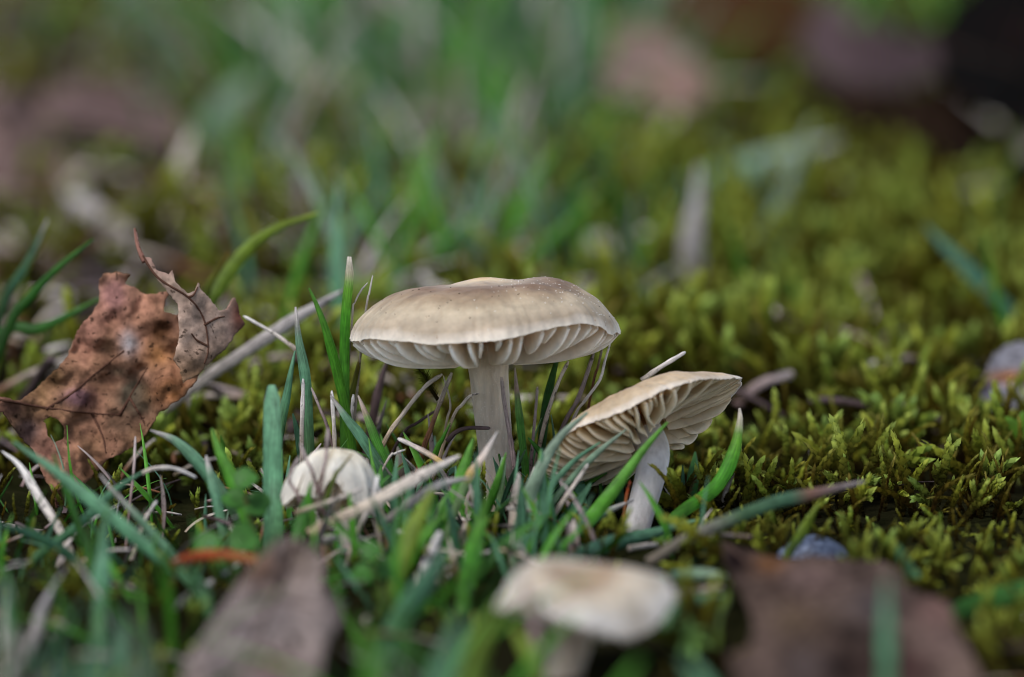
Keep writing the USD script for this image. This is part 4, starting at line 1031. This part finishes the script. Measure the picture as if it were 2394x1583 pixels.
def moss_shoot(r, length, tone, kids, fat=1.0):
    """Unit: metres. A bent stem sheathed in small overlapping leaves, so that it reads as a soft pointed finger."""
    VV, FF, CC, n = [], [], [], 0

    def axis(p0, d0, ln, rad, s0):
        nonlocal n
        k = max(9, int(ln / 0.00026))
        bend = r.normal(0, 1, 3) * 0.6 + np.array([0, 0, -0.1])
        p, d = np.array(p0), np.array(d0)
        out = []
        for i in range(k):
            s = i / (k - 1)
            d = d + bend * 0.9 / k + r.normal(0, 0.025, 3)
            d /= np.linalg.norm(d)
            p = p + d * ln / k
            out.append(p.copy())
            a = i * 2.4 + r.uniform(-0.3, 0.3)
            u = np.cross(d, [0.3, 0.2, 0.9])
            u /= np.linalg.norm(u)
            w = np.cross(d, u)
            rd = u * math.cos(a) + w * math.sin(a)
            thick = rad * (0.35 + 0.65 * math.sin(math.pi * min(0.93, 0.12 + s * 0.80)) ** 0.8)
            L_ = 0.0013 * r.uniform(0.85, 1.15) * (0.7 + 0.3 * s)
            side = np.cross(d, rd)
            hw = thick * 0.95
            b = p + rd * thick * 0.12
            mid = p + rd * thick * 0.85 + d * L_ * 0.42
            tip = p + rd * thick * (0.9 + 0.35 * r.random()) * (1 - 0.55 * s) + d * L_
            VV.append(np.array([b, mid + side * hw - rd * hw * 0.35, tip, mid - side * hw - rd * hw * 0.35, mid]))
            FF.append(np.array([[0, 1, 4], [1, 2, 4], [2, 3, 4], [3, 0, 4]]) + n)
            q = s0 + (1 - s0) * s
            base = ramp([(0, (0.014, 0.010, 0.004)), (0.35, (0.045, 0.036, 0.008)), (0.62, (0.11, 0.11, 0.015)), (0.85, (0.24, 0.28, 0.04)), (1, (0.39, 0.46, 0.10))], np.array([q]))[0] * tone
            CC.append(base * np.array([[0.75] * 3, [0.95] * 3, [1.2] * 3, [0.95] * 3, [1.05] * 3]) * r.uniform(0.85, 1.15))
            n += 5
        return out

    pts = axis([0, 0, -0.001], [r.normal(0, 0.2), r.normal(0, 0.2), 1], length, 0.00058 * fat, 0.0)
    for _ in range(kids):
        i = r.integers(len(pts) // 4, int(len(pts) * 0.75))
        d = pts[i] - pts[i - 1]
        d = d / np.linalg.norm(d) + r.normal(0, 0.55, 3)
        axis(pts[i], d / np.linalg.norm(d), length * r.uniform(0.3, 0.5), 0.00048 * fat, 0.35)
    return np.vstack(VV), np.vstack(FF), np.clip(np.vstack(CC), 0, 1), 'moss'


r = np.random.default_rng(101)
BRIGHT, DULL = [(1, 1, 1), (1.08, 1.0, 0.8), (0.85, 0.95, 0.85), (1.1, 1.08, 1.0), (0.9, 1.05, 1.2), (1.0, 0.95, 0.7)], [(0.62, 0.45, 0.5), (0.5, 0.42, 0.4), (0.66, 0.52, 0.4), (0.4, 0.26, 0.25)]
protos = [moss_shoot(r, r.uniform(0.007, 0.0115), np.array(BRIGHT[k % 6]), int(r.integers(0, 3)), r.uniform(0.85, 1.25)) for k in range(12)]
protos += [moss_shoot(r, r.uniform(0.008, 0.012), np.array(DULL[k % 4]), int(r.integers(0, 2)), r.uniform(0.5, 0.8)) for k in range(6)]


def spots(r, n, y0, y1, half):
    """n places between two depths, over a width that follows the view with room to spare."""
    y = y0 + (y1 - y0) * r.random(n)
    x = r.uniform(-1, 1, n) * (half + (y + 0.8) * 0.145)
    return x, y


def pixel_x(x, y):
    return x / (y + 0.8) * FPX * 0.993 + W / 2


def moss_cover(x, y):
    """How much of the ground the moss takes: all of the right, patches on the left and at the front."""
    px = pixel_x(x, y)
    n = meshkit.fbm(np.stack([x * 45, y * 45, 0 * x], -1), 3, 77)
    right = np.clip((px - 1350) / 350, 0, 1)
    behind = np.clip((y - 0.012) / 0.05, 0, 1)
    front = np.clip((-0.045 - y) / 0.02, 0, 1)
    big = meshkit.fbm(np.stack([x * 9, y * 9, 0 * x + 4], -1), 3, 41)
    dark = 1 - 0.7 * np.clip((y - 0.25) / 0.3, 0, 1) * np.clip((0.56 - big) * 6, 0, 1)
    left = 1 - 0.85 * np.clip(np.clip((750 - px) / 350, 0, 1) * np.clip((y - 0.06) / 0.08, 0, 1) + ((px > 40) & (px < 360) & (y > 0.0) & (y < 0.06)), 0, 1)
    corner = 1 - 0.95 * np.clip((np.abs(px - 1250) - 650) / 300, 0, 1) * np.clip((y - 0.55) / 0.25, 0, 1)
    c = left * corner * dark * np.maximum(right * (1 - 0.45 * front), (0.8 - 0.55 * np.clip((y - 0.1) / 0.15, 0, 1) * np.clip((1500 - px) / 300, 0, 1)) * behind) * (0.35 + 1.2 * np.clip((n - 0.38) * 3.6, 0, 1)) + 0.2
    return np.clip(c, 0, 1)


def free(x, y):
    """Places where neither moss nor grass stands: under the mushrooms, the pebble and the fallen leaves."""
    px = pixel_x(x, y)
    ok = np.ones(len(x), bool)
    for c, rad in ((s1[-2], 0.0045), (s2[-2], 0.0045), (s3[-1], 0.006), (s4[-1], 0.007)):
        ok &= np.hypot(x - c[0], y - c[1]) > rad
    ok &= ~((y < -0.095) & (px > 1120) & (px < 1620) & (y > -0.17))
    ok &= ~((y < -0.088) & (px > 1660) & (px < 2290))
    ok &= ~((y < -0.045) & (y > -0.1) & (px > 1790) & (px < 2010))
    ok &= ~((y < -0.105) & (px > 440) & (px < 810))
    ok &= ~((y < -0.004) & (y > -0.07) & (px > 1425) & (px < 1570))
    return ok


XS, YS, SS = [], [], []
for n, y0, y1, sc, half in ((8800, -0.26, 0.10, 1.25, 0.02), (5600, 0.10, 0.40, 1.75, 0.03), (6500, 0.40, 1.0, 2.1, 0.05), (11000, 1.0, 2.6, 2.5, 0.1), (7000, 2.6, 5.5, 4.5, 0.2)):
    x, y = spots(r, n, y0, y1, half)
    ok = (r.random(n) < moss_cover(x, y)) & free(x, y)
    XS.append(x[ok]); YS.append(y[ok]); SS.append(sc * r.uniform(0.55, 1.2, ok.sum()))
x, y, s = map(np.concatenate, (XS, YS, SS))
n = len(x)
s *= 0.6 + 1.0 * meshkit.fbm(np.stack([x * 30, y * 30, 0 * x], -1), 2, 5)
s[(y < 0.035) & (pixel_x(x, y) < 1450)] *= 0.66
s[(y < -0.02)] *= 0.72
idx = np.where(r.random(n) < 0.47, r.integers(0, 12, n), r.integers(12, 18, n))
s[idx >= 12] *= 0.85
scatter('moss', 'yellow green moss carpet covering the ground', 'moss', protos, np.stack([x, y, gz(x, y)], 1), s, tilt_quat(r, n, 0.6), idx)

# grass


def grass_proto(r, sty, length, width, lean):
    mat, stops = STY[sty]
    k = 9
    a = np.linspace(0, 1, k)
    P = np.stack([lean * a**1.8 * length, 0.04 * length * np.sin(a * 3), length * a * (1 - 0.25 * lean * a)], 1)
    wid = width * (0.75 + 0.25 * np.sin(a * 2)) * np.clip((1.04 - a) * 2.4, 0, 1) ** 0.8
    v, f, al, ac = blade_mesh(P, np.maximum(wid, 0.00015), r.uniform(-0.3, 0.3) + 0.4 * a, 0.35, False, 0, np.array([1.0, 0, 0.0]))
    return v, f, np.clip(ramp(stops, al) * r.uniform(0.85, 1.1), 0, 1), mat


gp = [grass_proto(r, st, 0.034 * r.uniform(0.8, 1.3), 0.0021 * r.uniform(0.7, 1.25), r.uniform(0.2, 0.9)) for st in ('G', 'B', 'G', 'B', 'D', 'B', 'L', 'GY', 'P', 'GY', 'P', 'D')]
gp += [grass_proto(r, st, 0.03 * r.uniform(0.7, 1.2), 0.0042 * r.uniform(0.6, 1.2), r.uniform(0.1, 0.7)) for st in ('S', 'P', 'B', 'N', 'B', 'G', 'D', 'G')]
greens, greys, fronts, thin = [0, 1, 2, 3, 4, 5, 6, 11], [7, 8, 9, 10], [0, 1, 3, 5, 11, 0, 5, 11, 7, 10], [12, 13, 14, 15, 16, 17, 18, 19]


def grass_cover(x, y):
    px = pixel_x(x, y)
    n = meshkit.fbm(np.stack([x * 14, y * 14, 0 * x + 9], -1), 3, 31)
    front = np.clip((1450 - px) / 250, 0, 1) * np.clip(1 - (y + 0.005) / 0.03, 0, 1)
    back = np.clip((y - 0.1) / 0.25, 0, 1) * (0.06 + 0.94 * np.exp(-((px - 1080) / 480) ** 2)) * np.clip(0.3 + (n - 0.42) * 5, 0.05, 1) * (1 - 0.9 * np.clip((620 - px) / 250, 0, 1) * np.clip((y - 0.55) / 0.2, 0, 1))
    return np.maximum(front, back)


XS, YS, SS = [], [], []
for n, y0, y1, sc, half in ((750, -0.30, -0.085, 0.5, 0.02), (420, -0.085, 0.005, 0.34, 0.01), (3400, 0.10, 0.7, 0.95, 0.03), (12000, 0.6, 2.2, 1.5, 0.08), (5500, 2.2, 5.5, 2.2, 0.2)):
    x, y = spots(r, n, y0, y1, half)
    ok = r.random(n) < grass_cover(x, y)
    XS.append(x[ok]); YS.append(y[ok]); SS.append(sc * r.uniform(0.6, 1.25, ok.sum()))
x, y, s = map(np.concatenate, (XS, YS, SS))
n = len(x)
kind = np.where(r.random(n) < 0.84, r.choice(greens, n), r.choice(greys, n))
kind = np.where(y < -0.02, r.choice(fronts, n), kind)
# a tangle of thin straws and blades round the feet of the mushrooms
m = 230
yt = r.uniform(-0.066, 0.02, m)
pt = r.normal(1020, 260, m)
xt = (pt - W / 2) * (yt + 0.8) / (FPX * 0.993)
x, y, s = np.concatenate([x, xt]), np.concatenate([y, yt]), np.concatenate([s, r.uniform(0.24, 0.52, m)])
kind = np.concatenate([kind, r.choice(thin, m)])
clear = free(x, y) & ~((pixel_x(x, y) > 1480) & (y > 0.05) & (y < 0.7) & np.isin(kind, greys))
q = pixel_x(x, y)
clear &= ~((q > 1340) & (q < 1720) & (y > 0.40) & (y < 0.64)) & ~((q < 480) & (y > 0.20) & (y < 0.50)) & ~((q > 1780) & (y > 0.35) & (y < 0.66))
x, y, s, kind = x[clear], y[clear], s[clear], kind[clear]
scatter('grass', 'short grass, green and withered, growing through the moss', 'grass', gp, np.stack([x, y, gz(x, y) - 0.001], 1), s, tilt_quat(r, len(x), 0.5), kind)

# litter: broken bits of straw and leaf on the soil
lp = []
for k, st in enumerate(('S', 'P', 'P', 'K', 'N', 'GY', 'K', 'K')):
    mat, stops = STY[st]
    a = np.linspace(0, 1, 6)
    ln = r.uniform(0.005, 0.015)
    P = np.stack([ln * (a - 0.5), 0.08 * ln * np.sin(a * 3), 0.06 * ln * np.sin(a * 2.6)], 1)
    v, f, al, ac = blade_mesh(P, np.full(6, r.uniform(0.0004, 0.0011)), 0.0, 0.2, k % 2 == 0, 0, np.array([0, 0, 1.0]))
    lp.append((v, f, ramp(stops, al), mat))
XS, YS, SS = [], [], []
for n, y0, y1, sc, half in ((650, -0.2, 0.12, 0.9, 0.02), (3800, 0.06, 0.8, 2.1, 0.04), (3600, 0.8, 3.0, 3.2, 0.1)):
    x, y = spots(r, n, y0, y1, half)
    XS.append(x); YS.append(y); SS.append(sc * r.uniform(0.6, 1.2, n))
x, y, s = map(np.concatenate, (XS, YS, SS))
keep = ((pixel_x(x, y) < 1300) | (r.random(len(x)) < 0.13)) & free(x, y) & (r.random(len(x)) < 0.7)
x, y, s = x[keep], y[keep], s[keep]
z = gz(x, y) + 0.001 + 0.0045 * s * r.random(len(x))
scatter('litter', 'broken straw and withered bits lying in the moss', 'litter', lp, np.stack([x, y, z], 1), s, tilt_quat(r, len(x), 0.35), r.integers(0, len(lp), len(x)))

for p in stage.Traverse():
    if p.GetCustomDataByKey('at') is not None:
        p.ClearCustomDataByKey('at')
